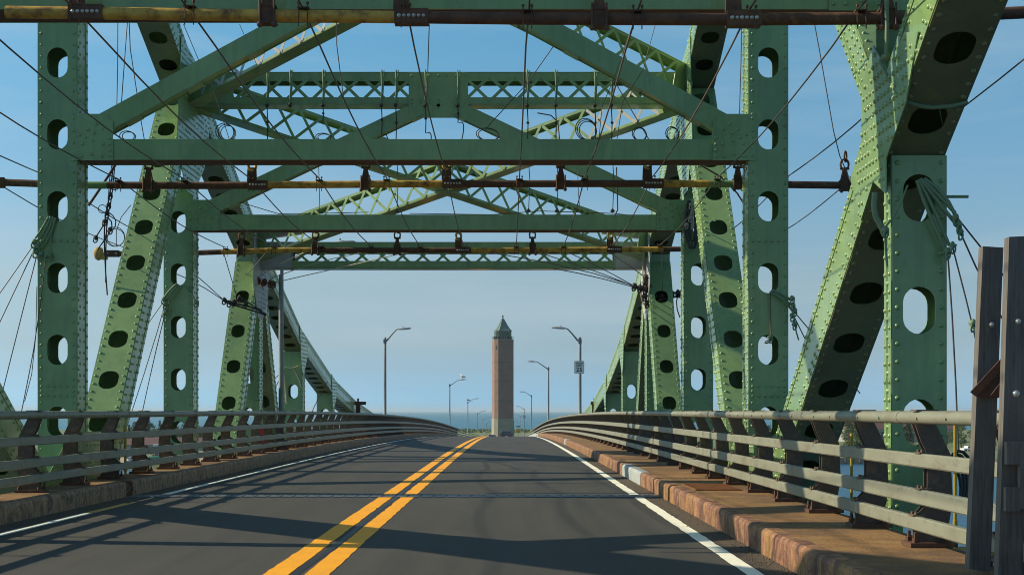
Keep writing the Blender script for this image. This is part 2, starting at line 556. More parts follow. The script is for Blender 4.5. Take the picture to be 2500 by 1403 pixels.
def post_mesh(s):
    mb = MB(); pl = MB()
    for dy in (-.05, .05):
        poly = [(s * o, dy, z) for z, o in PROF] + [(s * q, dy, z) for z, q in ((1.245, .19), (1.0, .31), (.62, .33), (.27, .27))]
        mb.prism(poly, (0, .012, 0))
    mb.box((min(s * .13, s * .29), -.038, .3), (max(s * .13, s * .29), .05, .31)); mb.box((min(s * .02, s * .2), -.09, 1.352), (max(s * .02, s * .2), .09, 1.362))
    for z_, o_ in ((1.0025, .05), (.7075, .05), (.4925, .0)):
        mb.box((min(s * (o_ - .004), s * (o_ + .1)), -.085, z_), (max(s * (o_ - .004), s * (o_ + .1)), .085, z_ + .012))
        for dy in (-.055, .055): mb.lathe((s * (o_ + .03), dy, z_ + .012), [(.018, 0), (.018, .02)], 6, smooth=False)
    mb.bar((s * .17, 0, 1.245), (s * .17, 0, 1.352), .012, .06)
    pl.box((min(s * -.04, s * .34), -.15, KH), (max(s * -.04, s * .34), .15, KH + .035))
    for dx in (.01, .28):
        for dy in (-.1, .1):
            pl.lathe((s * dx, dy, KH + .035), [(.03, 0), (.03, .035), (.016, .035), (.016, .085)], 6, smooth=False)
    return mb, pl


def railing(s, X, label, y0):
    root = thing('bridge_railing', (X, 0, 0), label, 'railing')
    ys = [y for y in YS if 0 < y < 400]
    xt = s * .075
    mb = MB(); mb.tube([(xt, y, zr(y) + 1.297) for y in ys], .055, 14); 
    sl = mb
    y = y0 + .55
    while y < 120:
        sl.tube([(xt, y - .05, zr(y) + 1.297), (xt, y + .05, zr(y) + 1.297)], .0585, 14)
        y += 4.1
    bl = mb
    y = y0 - .5
    while y < 110:
        for dy in (-.4, .4):
            bl.lathe((xt - s * .052, y + dy, zr(y) + 1.29), [(.012, 0), (.012, .012)], 6, (-s, 0, 0), False)
        y += 2.03
    mb.build('top_rail', M['rail'], root)
    for z, h in RAILZ[1:]:
        off = {.945: .05, .645: .05, .435: -.0}[z]; b = .012
        x0, x1 = off, off + .07
        pr = [(x0, z - h / 2 + b), (x0 + b, z - h / 2), (x1 - b, z - h / 2), (x1, z - h / 2 + b), (x1, z + h / 2 - b), (x1 - b, z + h / 2), (x0 + b, z + h / 2), (x0, z + h / 2 - b)]
        pr = [(s * a, c) for a, c in pr]
        extrude_along(pr, ys).build('rail', M['rail'], root)
    pm, pl = post_mesh(s); i = 0; y = y0; first = None
    while i < 92 and y < 190:
        if first is None:
            first = pm.build('post', M['post_brown'], root); bp = pl.build('base_plate', M['rust'], first)
            first.location = (0, y, zr(y)); first_bp = bp
        else:
            c = first.copy(); COL.objects.link(c); c.parent = root; c.location = (0, y, zr(y))
            d = first_bp.copy(); COL.objects.link(d); d.parent = c
        y += 2.03; i += 1
    return root


railing(1, 3.31, 'grey four bar railing with brown posts along the right sidewalk', 8.05)
railing(-1, -6.37, 'grey four bar railing with brown posts along the left ledge', 8.0)

# ================================================================ the truss bridge
XL, XR = -7.426, 4.294            # centre lines of the two trusses
W = .64                           # member width
PY = {i: 15.52 + 8.87 * (i - 1) for i in range(-1, 11)}
PY[2] = 24.3; PY[3] = 33.2; PY[4] = 42.1; PY[5] = 50.95; PY[6] = 59.8; PY[7] = 68.6
bridge = thing('truss_bridge', (XL / 2 + XR / 2, 24.3, 0), 'green riveted steel through truss bridge over the road', 'bridge')
BO = bridge.location.copy()


def bpart(mb, name, m='green', parent=None):
    return local(mb, BO).build(name, M[m], parent or bridge)


def frange(a, b, s):
    out = []; x = a
    while x < b: out.append(x); x += s
    return out


def member(name, side, A, B, D, hl, hw, sp, href=None, k=1.0, rsp=.19, front_r=True, w=W, inner_r=2, fr=.028, bshift=0.0, dx=0.0, under=False):
    """box member whose camera-facing plate runs A -> B (points y, z); holes spaced sp through point href"""
    X = (XL if side < 0 else XR) + side * dx
    a = Vector((X, *A)); b = Vector((X, *B)); u = (b - a); L = u.length; u.normalize()
    n = Vector((0, -u.z, u.y))
    if n.y > 0: n = -n
    wd = Vector((1, 0, 0)); t = .016
    mb = MB()
    if sp:
        h0 = (Vector((X, *href)) - a).dot(u) if href else sp / 2
        holes = [h0 + sp * i for i in range(-30, 60)]
    else: holes = []
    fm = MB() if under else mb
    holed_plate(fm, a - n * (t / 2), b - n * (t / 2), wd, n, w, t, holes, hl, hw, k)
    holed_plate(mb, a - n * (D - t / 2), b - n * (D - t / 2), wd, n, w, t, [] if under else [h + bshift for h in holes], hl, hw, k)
    c = (a + b) / 2 - n * D / 2
    for sx in (-1, 1):
        mb.obox(c + wd * sx * (w / 2 - t / 2), u, wd, n, L / 2, t / 2, D / 2 - t)
        for e in (-1, 1):       # flange angles along the edges
            mb.obox(c + wd * sx * (w / 2 + .005) + n * e * (D / 2 - t - .05), u, wd, n, L / 2, .005, .05)
    inn = 1 if side < 0 else -1
    if front_r:
        for q in frange(.1, L - .05, rsp):
            for sx in (-1, 1): fm.rivet(a + u * q + wd * sx * (w / 2 - .055), n, fr)
    if inner_r:
        for q in frange(.08, L - .05, rsp):
            for e, sh in ((1, 0), (-1, rsp * .5)):
                p = c + wd * inn * (w / 2 + .01) + n * e * (D / 2 - .066) + u * (q - L / 2)
                mb.rivet(p, wd * inn, fr)
                if inner_r > 1: mb.rivet(c + wd * inn * (w / 2) + n * e * (D / 2 - .18) + u * (q + rsp * .5 - L / 2), wd * inn, fr)
    if name == 'post' and abs(A[0] - 24.3) < .1:
        for z in (1.76, 1.60, 4.15):
            for q in range(6): mb.rivet((X - .26 + q * .104, A[0], z), (0, -1, 0), fr)
    o = bpart(mb, name)
    if under: bpart(fm, 'cover_plate', 'green_olive', o)
    return o


POST_TOP = {1: 4.04, 2: 12.0, 3: 8.75, 4: 5.95, 5: 3.42, 6: 2.05, 7: 1.2}
HREF = {1: 2.41, 2: 2.36, 3: 2.06, 4: 1.2, 5: 2.03, 6: 1.2, 7: .3}
for s in (-1, 1):
    for i in range(1, 8):
        if i == 1: member('post', s, (PY[i], -2.6), (PY[i], POST_TOP[i]), .31, .50, .34, 1.182, (PY[i], HREF[i]), 1.0, w=.57, dx=.035, fr=.028)
        else: member('post', s, (PY[i], -2.6), (PY[i], POST_TOP[i]), .62, .50, .34, 1.182, (PY[i], HREF[i]), 1.0)
    # main diagonal falling from ahead of the viewer down to panel point two
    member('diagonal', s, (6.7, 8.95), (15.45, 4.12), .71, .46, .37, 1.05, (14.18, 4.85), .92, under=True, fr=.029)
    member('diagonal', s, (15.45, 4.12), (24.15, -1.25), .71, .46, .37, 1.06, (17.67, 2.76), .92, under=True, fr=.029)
    member('diagonal', s, (23.9, -2.3), (32.95, 8.55), .60, .44, .36, 1.03, (29.97, 5.18), .9)
    member('diagonal', s, (15.9, 4.93), (23.6, 11.7), .50, .44, .34, 1.03, None, .9)
    member('diagonal', s, (36.4, -2.6), (41.95, 5.6), .60, .44, .36, 1.2, (39.9, 2.55), .9)
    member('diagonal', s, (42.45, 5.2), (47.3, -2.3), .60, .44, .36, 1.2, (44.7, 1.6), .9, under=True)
    # top chord
    for A, B in (((15.5, 15.2), (24.3, 11.95)), ((24.3, 11.95), (33.2, 8.53)), ((33.2, 8.53), (42.1, 5.82)), ((42.1, 5.7), (50.95, 3.44)),
                 ((50.95, 3.47), (59.8, 2.05)), ((59.8, 2.05), (68.6, 1.2)), ((68.6, 1.2), (77.5, .6)), ((77.5, .6), (90, .1))):
        far = A[0] > 50
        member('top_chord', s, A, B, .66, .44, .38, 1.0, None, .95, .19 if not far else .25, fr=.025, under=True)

# bottom chord pieces glimpsed below the walk at panel points two and four
for s in (-1, 1):
    for A, B in (((6.7, -3.2), (24.3, -2.4)), ((24.3, -2.4), (42.1, -3.0)), ((42.1, -3.0), (68, -4.2))):
        member('bottom_chord', s, A, B, .7, .44, .36, 1.1, None, .9, .3, False, inner_r=1)


def gusset(side, poly, m='green', dr=.115, rz=.022, clip=None):
    """inner-face joint plate: polygon of y, z"""
    X = XL if side < 0 else XR; inn = 1 if side < 0 else -1
    x0 = X + inn * (W / 2 + .012); mb = MB()
    mb.prism([(x0, y, z) for y, z in poly], (inn * .014, 0, 0))

    def inside(y, z):
        c = False; n = len(poly)
        for i in range(n):
            (y1, z1), (y2, z2) = poly[i], poly[i - 1]
            if (z1 > z) != (z2 > z) and y < (y2 - y1) * (z - z1) / (z2 - z1) + y1: c = not c
        return c
    ys = [p[0] for p in poly]; zs = [p[1] for p in poly]; row = 0; z = min(zs) + .06
    while z < max(zs):
        y = min(ys) + .05 + (dr / 2 if row % 2 else 0)
        while y < max(ys):
            if R.random() < .86 and all(inside(y + a, z + b) for a, b in ((.04, 0), (-.04, 0), (0, .04), (0, -.04))) and not (clip and clip(y, z)):
                mb.rivet((x0 + inn * .014, y, z), (inn, 0, 0), rz)
            y += dr
        z += dr * .9; row += 1
    return bpart(mb, 'gusset_plate', m)


for s in (-1, 1):
    gusset(s, [(17.0, 4.02), (16.5, 4.35), (16.45, 5.0), (15.95, 5.3), (15.35, 4.9), (14.7, 5.12), (14.2, 5.0), (14.65, 4.4), (15.42, 3.98), (15.42, 3.62), (15.95, 3.83), (16.5, 3.48)], dr=.14, rz=.031)
    gusset(s, [(32.0, 9.5), (34.4, 9.1), (35.2, 8.4), (34.4, 7.0), (33.2, 6.2), (32.4, 6.2), (31.6, 7.2)], dr=.14)
    gusset(s, [(41.3, 6.6), (43.0, 6.2), (43.9, 5.6), (43.4, 4.5), (42.6, 4.0), (41.8, 4.0), (41.0, 5.0)], m='grey_primer', dr=.15)
    gusset(s, [(50.2, 4.25), (51.6, 3.9), (52.3, 3.4), (51.6, 2.9), (51.0, 2.6), (50.6, 2.9)], dr=.15)
    gusset(s, [(59.2, 2.85), (60.6, 2.6), (61.2, 2.1), (60.4, 1.6), (59.7, 1.5)], dr=.15)
    gusset(s, [(22.6, .3), (23.9, 1.0), (25.6, 1.0), (26.6, .2), (26.3, -2.6), (22.3, -2.6)], dr=.16)

for s in (-1, 1):
    X = XL if s < 0 else XR; mb = MB(); mb.box((X - .31, 15.95, 4.7), (X + .31, 15.97, 5.75)); bpart(mb, 'end_plate')
mb = MB(); mb.tube([at(2312, 480, 15.7), at(2364, 480, 15.7)], .016, 6); bpart(mb, 'rod')
XI0, XI1 = XL + W / 2, XR - W / 2      # inner faces
XC = (XL + XR) / 2


def plate_xz(Y, poly, riv, t=.014, m='green', r=.03):
    mb = MB(); mb.prism([(x, Y, z) for x, z in poly], (0, -t, 0))
    for x, z in riv: mb.rivet((x, Y - t, z), (0, -1, 0), r)
    return bpart(mb, 'gusset_plate', m)


def sway_frame(Y, z0, z1, apex, foot, dz, top=None):
    """portal strut between the posts with an inverted V above"""
    mb = MB(); t = .02; yf = Y + .012; D = .56
    x0, x1 = XI0 + .02, XI1 - .02
    mb.box((x0, yf, z0), (x1, yf + t, z1)); mb.box((x0, yf + D - t, z0), (x1, yf + D, z1))
    mb.box((x0, yf + t, z1 - .02), (x1, yf + D - t, z1 - .004))
    st = bpart(mb, 'sway_strut'); mb = MB(); mb.box((x0, yf + t, z0 + .004), (x1, yf + D - t, z0 + .02)); bpart(mb, 'bottom_plate', 'rust_dark', st)  # bottom plate coloured dark brown, the other strut faces green
    for s in (-1, 1):
        a = Vector((XC + s * (XI1 - XC - foot), yf + .25, dz)); b = Vector((XC + s * .02, yf + .25, apex))
        mb = MB(); d = (b - a).normalized(); up = Vector((-d.z * s, 0, d.x * s)) * (-s)
        up = Vector((0, 1, 0)).cross(d); up = up if up.z > 0 else -up
        c = (a + b) / 2; L = (b - a).length / 2
        mb.obox(c + Vector((0, -.235, 0)), d, up, (0, 1, 0), L, .16, .012)
        mb.obox(c + Vector((0, .075, 0)), d, up, (0, 1, 0), L, .16, .012)
        mb.obox(c - up * .13 + Vector((0, -.08, 0)), d, up, (0, 1, 0), L, .012, .142); mb.obox(c + up * .13 + Vector((0, -.08, 0)), d, up, (0, 1, 0), L, .012, .142)
        # stitch plates standing a little below the lower edge
        for q in frange(.8, 2 * L - .5, 1.15):
            mb.obox(a + d * q - up * .165 + Vector((0, -.08, 0)), d, up, (0, 1, 0), .14, .006, .16)
        bpart(mb, 'sway_brace')


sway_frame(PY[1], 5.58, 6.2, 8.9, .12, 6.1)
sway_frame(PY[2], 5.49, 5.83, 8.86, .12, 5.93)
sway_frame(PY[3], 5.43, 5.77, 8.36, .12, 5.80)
for Y, za, zb, wo, wi, big in ((PY[1], 5.56, 6.5, .55, .6, 0), (PY[2], 5.475, 6.24, .10, .60, 1), (PY[3], 5.41, 6.10, .10, .62, 0)):
    for s in (-1, 1):
        xi = XI0 if s < 0 else XI1
        xo = xi + s * wo; xn = xi - s * wi
        poly = [(xo, za), (xn, za), (xn, zb - .12), (xi - s * (wi - .18), zb), (xo, zb)]
        riv = []
        for q in range(4): riv += [(xo - s * .05, za + .08 + q * (zb - za - .15) / 3), (xn + s * .05, za + .07 + q * .1)]
        for q in range(3): riv += [(xi - s * (.08 + q * .17), za + .07 + (q % 2) * .03), (xi - s * (.1 + q * .17), za + .27 + (q % 2) * .05), (xi - s * (.05 + .14 * q), za + .42 + q * .09), (xi - s * (.15 + .14 * q), za + .38 + q * .07)]
        if s > 0: poly = poly[::-1]
        plate_xz(Y - .001, poly, riv)


def lattice(name, a, b, h, w, fl=.13, pitch=.58, end=.5, m='green', bw=.07, flt=None, pale=()):
    """laced girder: two flanges, X lacing on both faces, solid end plates"""
    a = Vector(a); b = Vector(b); d = (b - a); L = d.length; d.normalize()
    side = d.cross(Vector((0, 0, 1))).normalized(); up = side.cross(d)
    mb = MB(); flt = flt or fl
    for e, ff in ((1, flt), (-1, fl)):
        c = (a + b) / 2 + up * e * (h / 2)
        mb.obox(c - up * e * .008, d, side, up, L / 2, w / 2, .008)
        for q in (-1, 1):
            mb.obox(c - up * e * (ff / 2 + .008) + side * q * (w / 2 - .008), d, side, up, L / 2, .008, ff / 2)
    n = max(1, int((L - 2 * end) / pitch)); p = (L - 2 * end) / n
    hi, lo = h / 2 - flt * .5, -h / 2 + fl * .5
    pm = MB()
    for q in ((-1,) if side.y > 0 else (1,)):
        for i in range(n):
            x0 = end + i * p; x1 = x0 + p
            for k, (za, zb) in enumerate(((lo, hi), (hi, lo))):
                A = a + d * x0 + up * za + side * q * (w / 2 + .004 + .009 * k); B = a + d * x1 + up * zb + side * q * (w / 2 + .004 + .009 * k)
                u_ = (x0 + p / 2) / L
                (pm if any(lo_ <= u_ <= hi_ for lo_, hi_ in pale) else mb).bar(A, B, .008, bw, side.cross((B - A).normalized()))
            mid = a + d * (x0 + p / 2) + up * (hi + lo) / 2 + side * q * (w / 2 + .018)
            mb.rivet(mid, side * q, .02)
        for e0 in (0, L - end):
            mb.obox(a + d * (e0 + end / 2) + side * q * (w / 2 + .006), d, side, up, end / 2, .006, h / 2 - .02)
    o = bpart(mb, name, m)
    if pm.v: bpart(pm, 'lacing', 'grey_primer', o)['label'] = 'pale lacing bars'  # lacing inside the pale ranges coloured light grey, the rest green
    return o


# top strut at panel point three
lattice('top_strut', (XI0 + .02, PY[3] + .3, 8.62), (XI1 - .02, PY[3] + .3, 8.62), .74, .5, .16, .55, .9, flt=.2)
cx = XC
plate_xz(PY[3] + .036, [(cx - .67, 8.98), (cx + .67, 8.98), (cx + .67, 8.08), (cx + .45, 7.95), (cx - .45, 7.95), (cx - .67, 8.08)],
         [(cx - .6 + .2 * i, z) for i in range(7) for z in (8.9, 8.36, 8.28)])
# top laterals
lattice('lateral_brace', (XI0, 33.7, 8.62), (XI1, 42.0, 6.05), .80, .42, .06, .62, .55)
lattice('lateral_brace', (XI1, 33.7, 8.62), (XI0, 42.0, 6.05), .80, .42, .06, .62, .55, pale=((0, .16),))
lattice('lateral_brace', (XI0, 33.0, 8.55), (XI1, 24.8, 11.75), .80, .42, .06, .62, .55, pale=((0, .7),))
lattice('lateral_brace', (XI1, 33.0, 8.6), (XI0, 24.8, 11.8), .80, .42, .06, .62, .55)
# portal at panel point four with grey primed ends
lattice('portal_strut', (XI0 + .9, PY[4] + .3, 5.80), (XI1 - .9, PY[4] + .3, 5.80), .76, .5, .21, .57, .02, flt=.29)
for s in (-1, 1):
    x = XI0 if s < 0 else XI1
    mb = MB(); xa, xb = sorted((x - s * .03, x - s * .95))
    for yq in (PY[4] + .04, PY[4] + .545): mb.box((xa, yq, 5.44), (xb, yq + .012, 6.17))
    mb.box((xa, PY[4] + .055, 5.42), (xb, PY[4] + .54, 5.435)); mb.box((xa, PY[4] + .055, 6.172), (xb, PY[4] + .54, 6.185))
    mb.prism([(x - s * .03, PY[4] - .3, 6.25), (x - s * 1.3, PY[4] - .3, 6.42), (x - s * 1.3, PY[4] - .29, 6.55), (x - s * .03, PY[4] - .29, 6.6)], (0, .5, 0))
    bpart(mb, 'end_plate', 'grey_primer')['label'] = 'grey primed end plate of the far portal strut'

# ================================================================ rigging pipes and wires
def U(p): return Vector(p)


def polyat(pts, Y):
    return [at(x, y, Y) for x, y in pts]


def pipe_y(pts, x):
    for (x0, y0), (x1, y1) in zip(pts, pts[1:]):
        if x0 <= x <= x1: return y0 + (y1 - y0) * (x - x0) / (x1 - x0)
    return pts[-1][1] if x > pts[-1][0] else pts[0][1]


def loop(c, r, tilt=0.0, n=18, ax=(1, 0, 0), ay=(0, 0, 1), sq=1.0):
    c = Vector(c); ax = Vector(ax); ay = Vector(ay)
    return [c + ax * r * math.cos(2 * PI * i / n + tilt) + ay * r * sq * math.sin(2 * PI * i / n + tilt) for i in range(n + 1)]


def clamp_part(root, o, p, hook='rust', body='rust_dark', wid=.175):
    mb = MB(); p = Vector(p); x, y, z = p
    for dy in (-.05, .035):
        mb.prism([(x - wid * .42, y + dy, z + .07), (x + wid * .42, y + dy, z + .07), (x + wid * .13, y + dy, z + .31), (x - wid * .13, y + dy, z + .31)], (0, .015, 0))
    mb.box((x - wid * .40, y - .072, z - .074), (x + wid * .40, y + .072, z + .078))
    mb.box((x - wid * .5, y - .085, z - .09), (x + wid * .5, y + .085, z - .074)); mb.box((x - wid * .5, y - .085, z + .078), (x + wid * .5, y + .085, z + .09))
    for sx in (-1, 1): mb.lathe((x + sx * wid * .42, y - .09, z - .14), [(.02, 0), (.03, .02), (.03, .05), (.012, .05), (.012, .28)], 6)
    c = local(mb, o).build('clamp', M[body], root)
    mb = MB(); mb.tube(loop((x, y, z + .36), .07, sq=1.35), .019, 6, False); mb.tube(loop((x + .015, y, z + .50), .06, ax=(.5, .8, 0), sq=1.5), .017, 6, False)
    mb.tube([(x - .08, y, z + .29), (x + .08, y, z + .29)], .02, 6)
    local(mb, o).build('shackle', M[hook], c)


def splice_part(root, o, p, body='rust_dark', hook='yellow_rust', L=.35, nb=6, lug=True):
    mb = MB(); x, y, z = p
    mb.box((x - L / 2, y - .078, z - .075), (x + L / 2, y + .078, z + .075))
    if lug:
        mb.prism([(x - .19, y - .03, z + .07), (x - .02, y - .03, z + .07), (x - .03, y - .03, z + .3), (x - .18, y - .03, z + .3)], (0, .05, 0))
    s = local(mb, o).build('splice_plate', M[body], root)
    for i in range(nb):
        mb = MB(); mb.rivet((x - L / 2 + .05 + i * (L - .1) / max(1, nb - 1), y - .078, z), (0, -1, 0), .022); local(mb, o).build('bolt', M['bolt'], s)
    if lug:
        mb = MB(); mb.tube(loop((x - .10, y - .02, z + .34), .075, ax=(.8, .5, 0), sq=1.2), .028, 6, False); mb.tube(loop((x - .08, y, z + .47), .06, ax=(.3, .9, 0), sq=1.3), .022, 6, False)
        local(mb, o).build('shackle', M[hook], s)


CX = [-9.05, -7.9, -6.75, -5.6, -4.45, -3.27, -2.1, -1.05, .2, 1.33, 2.5, 3.63, 4.8, 5.95]
PIPES = [
    (15.2, [(15, 30), (850, 41), (1300, 46), (1800, 48), (2200, 45), (2560, 28)],
     [(15, 1000, 'yellow_rust'), (1000, 1850, 'rust_dark'), (1850, 2140, 'rust'), (2140, 2560, 'rust_dark')],
     [(212, 1), (1005, 1), (1815, 1)], [655, 1462, 2165], 'thick rigging pipe along the top, yellow on the left and rusty on the right'),
    (25.6, [(2, 445), (187, 452), (500, 453), (1000, 449), (1600, 448), (1815, 449), (2082, 453)],
     [(2, 188, 'rust'), (188, 262, 'green'), (262, 640, 'rust'), (640, 1105, 'yellow_rust'), (1105, 1600, 'rust_dark'), (1600, 1730, 'yellow_rust'), (1730, 1815, 'green'), (1815, 2082, 'rust')],
     [(630, 1), (1105, 1), (1595, 1)], [363, 893, 1369, 1801, 2062], 'long rusty rigging pipe hung under the middle cross strut'),
    (35.3, [(232, 620), (480, 617), (700, 610), (1100, 611), (1662, 608)],
     [(262, 540, 'rust'), (540, 770, 'yellow_rust'), (770, 1150, 'rust'), (1150, 1620, 'yellow_rust'), (1620, 1662, 'rust_dark')],
     [(1130, 1), (1500, 1)], [590, 770, 970, 1300], 'farthest rigging pipe, rusty and yellow with a foam cap on its left end'),
]
PIPEZ = []
for Y, pts, secs, spl, cl, lab in PIPES:
    o = at(1000, pipe_y(pts, 1000), Y)
    root = thing('rigging_pipe', o, lab, 'pipe', 'rigging pipes hung across the bridge')
    for x0, x1, mm in secs:
        xs = sorted({x0, x1} | {p[0] for p in pts if x0 < p[0] < x1})
        mb = MB(); mb.tube([at(x, pipe_y(pts, x), Y) for x in xs], .063, 12); local(mb, o).build('pipe_section', M[mm], root)
    for x, _ in spl: splice_part(root, o, at(x, pipe_y(pts, x), Y))
    for x in cl: clamp_part(root, o, at(x, pipe_y(pts, x), Y))
    if Y > 30:
        p = at(240, 619, Y); mb = MB(); mb.lathe(p - Vector((.10, 0, 0)), [(.05, 0), (.13, .03), (.17, .1), (.14, .19), (.09, .2)], 10, (1, 0, 0))
        mb.box(p + Vector((.07, -.1, -.14)), p + Vector((.2, .1, .02)))
        local(mb, o).build('foam_cap', M['foam'], root)
        splice_part(root, o, at(275, 619, Y), 'rust_dark', L=.3, nb=2, lug=False)
    if 20 < Y < 30:
        mb = MB(); p = at(4, 446, Y); mb.lathe(p - Vector((.09, 0, 0)), [(.1, 0), (.1, .13), (.075, .15)], 10, (1, 0, 0)); local(mb, o).build('end_coupler', M['rust'], root)
    # clips that hold the wires: paired bolts above and below the pipe
    mb = MB(); xe = 1240 + F * (CX[-1]) / Y
    for X in CX:
        x = 1240 + F * X / Y
        if pts[0][0] + 20 < x < pts[-1][0] - 10:
            z = at(x, pipe_y(pts, x), Y).z; mb = MB()
            for dx in (-.045, .045):
                mb.tube([(X + dx, Y - .075, z - .125), (X + dx, Y - .075, z + .12)], .0065, 5)
                mb.lathe((X + dx, Y - .075, z + .1), [(.015, 0), (.015, .025)], 6)
            mb.box((X - .06, Y - .085, z + .064), (X + .06, Y + .05, z + .076))
            local(mb, o).build('cable_clip', M['rust_dark'], root)
    PIPEZ.append((Y, pts))


def pz(i, X):
    Y, pts = PIPEZ[i]; x = 1240 + F * X / Y
    return at(x, pipe_y(pts, x), Y).z + .10


ORD = ['leftmost', 'second', 'third', 'fourth', 'fifth', 'sixth', 'seventh', 'eighth', 'ninth', 'tenth', 'eleventh', 'twelfth', 'thirteenth', 'rightmost']
for i, X in enumerate(CX):
    pts = []
    z0, z1, z2 = (5.49, pz(1, X), pz(2, X))
    for k in range(7):
        t = k / 6; pts.append((X + .02 * math.sin(k + i), 3.5 + (15.2 - 3.5) * t, z0 + .25 * (1 - t) - .12 * math.sin(PI * t)))
    for k in range(1, 9):
        t = k / 8; pts.append((X, 15.2 + 10.4 * t, z0 + (z1 - z0) * t - .13 * math.sin(PI * t)))
    for k in range(1, 9):
        t = k / 8; pts.append((X, 25.6 + 9.7 * t, z1 + (z2 - z1) * t - .12 * math.sin(PI * t)))
    if 2 < i < 12: pts.append((X, 36.0, z2 - .05))
    mb = MB(); mb.tube(pts, .0105, 6)
    where = f'{ORD[i]} from the left' if i not in (0, 13) else ORD[i]
    tag(mb.build('steel_cable', M['rust_cable' if i in (4, 9, 10) else 'cable']), f'long steel wire laid over the rigging pipes, {where} in the row', 'cable', 'wires running over the rigging pipes')


def wires(name, label, cat, Y, items, group=None, m='cable', base=None):
    """a thing of several strands; items = (part name, material, radius, [(x, y[, Y])])"""
    o = at(*base, Y) if base else at(items[0][3][0][0], items[0][3][0][1], Y)
    root = thing(name, o, label, cat, group)
    for pn, mm, r, pts in items:
        mb = MB()
        P = [at(p[0], p[1], p[2] if len(p) > 2 else Y) for p in pts]
        if len(P) > 2:      # soften
            Q = [P[0]]
            for a, b in zip(P, P[1:]): Q += [a.lerp(b, .33), a.lerp(b, .67)]
            Q.append(P[-1]); P = Q
        mb.tube(P, r, 6); local(mb, o).build(pn, M[mm], root)
    return root, o


def knots(root, o, Y, spots, m, r=.055):
    for i, (x, y) in enumerate(spots):
        mb = MB(); c = at(x, y, Y); mb.blob(c, r, i + int(x))
        mb.tube(loop(c + Vector((.0, -.02, -.05)), r * .95, ax=(.7, .5, .3)), r * .26, 5, False)
        local(mb, o).build('rope_clamp', M[m], root)


# slings knotted round the posts, with guy wires falling outward
t, o = wires('rope_sling', 'green painted rope sling tied through the left near post with wires falling away', 'rope sling', 24.25, [
    ('rope', 'rope_green', .020, [(124, 528), (112, 560), (90, 590)]), ('rope', 'rope_green', .020, [(130, 530), (118, 566), (94, 604)]),
    ('rope', 'rope_green', .018, [(136, 532), (122, 575), (98, 612)]), ('rope', 'rope_green', .018, [(118, 530), (104, 556), (86, 582)]),
    ('rope', 'rope_green', .010, [(132, 534), (120, 600), (118, 625)]),
    ('guy_wire', 'cable', .009, [(86, 592), (0, 715), (-80, 828), (-340, 1190)]), ('guy_wire', 'cable', .009, [(88, 600), (0, 785), (-50, 890), (-195, 1190)]),
    ('guy_wire', 'cable', .009, [(92, 615), (45, 800), (-20, 1060), (-52, 1190)]), ('guy_wire', 'cable', .009, [(112, 625), (92, 800), (62, 960), (40, 1060)]),
    ('guy_wire', 'cable', .007, [(90, 700), (86, 880), (60, 980)])], 'rope slings tied round the posts', base=(110, 560))
knots(t, o, 24.2, [(84, 590), (90, 602), (88, 614), (100, 620), (117, 621)], 'rope_green')
t, o = wires('rope_sling', 'green painted rope sling tied through the left middle post', 'rope sling', 33.1, [
    ('rope', 'rope_green', .022, [(436, 694), (420, 715), (406, 735)]), ('rope', 'rope_green', .022, [(432, 692), (412, 710), (400, 728)]),
    ('rope', 'rope_green', .02, [(440, 696), (424, 722), (408, 748)]), ('rope', 'rope_green', .02, [(448, 696), (466, 712), (480, 740)]),
    ('guy_wire', 'cable', .011, [(400, 735), (340, 820), (205, 1010)]), ('guy_wire', 'cable', .011, [(402, 745), (372, 850), (310, 1040)]),
    ('guy_wire', 'cable', .011, [(404, 760), (370, 900), (340, 1040)])], 'rope slings tied round the posts', base=(420, 715))
knots(t, o, 33.05, [(400, 730), (404, 742), (407, 752), (403, 764), (480, 738)], 'rope_green', .06)
t, o = wires('rope_sling', 'heavy green rope sling bunched in the notch atop the nearest right post', 'rope sling', 15.4, [
    ('rope', 'rope_green', .02, [(2246, 436), (2290, 492), (2338, 552)]), ('rope', 'rope_green', .02, [(2252, 438), (2300, 485), (2332, 520)]),
    ('rope', 'rope_green', .02, [(2256, 436), (2304, 470), (2340, 540)]), ('rope', 'rope_green', .018, [(2242, 438), (2276, 500), (2318, 600)]),
    ('rope', 'rope_green', .018, [(2238, 440), (2262, 510), (2310, 612)]), ('rope', 'rope_green', .010, [(2216, 452), (2190, 520), (2160, 556)]),
    ('rope', 'rope_green', .03, [(2136, 470), (2132, 520), (2150, 550), (2160, 575)]), ('rope', 'rope_green', .022, [(2150, 150, 15.6), (2176, 205, 15.2), (2201, 242, 14.85), (2240, 260, 14.82), (2300, 264, 14.82), (2362, 250, 14.82)]),
    ('guy_wire', 'cable', .009, [(2336, 530), (2400, 610), (2500, 735), (2880, 1210)]), ('guy_wire', 'cable', .009, [(2344, 566), (2400, 690), (2470, 820), (2680, 1210)]),
    ('guy_wire', 'cable', .008, [(2326, 604), (2374, 790), (2386, 850), (2470, 1210)]), ('guy_wire', 'cable', .009, [(2314, 620), (2330, 850), (2340, 1100)]),
    ('guy_wire', 'rope_green', .012, [(2160, 560), (2163, 610), (2166, 650)])], 'rope slings tied round the posts', base=(2290, 500))
knots(t, o, 15.35, [(2332, 530), (2344, 565), (2326, 598), (2313, 612), (2374, 788), (2162, 560), (2340, 548)], 'rope_green', .042)
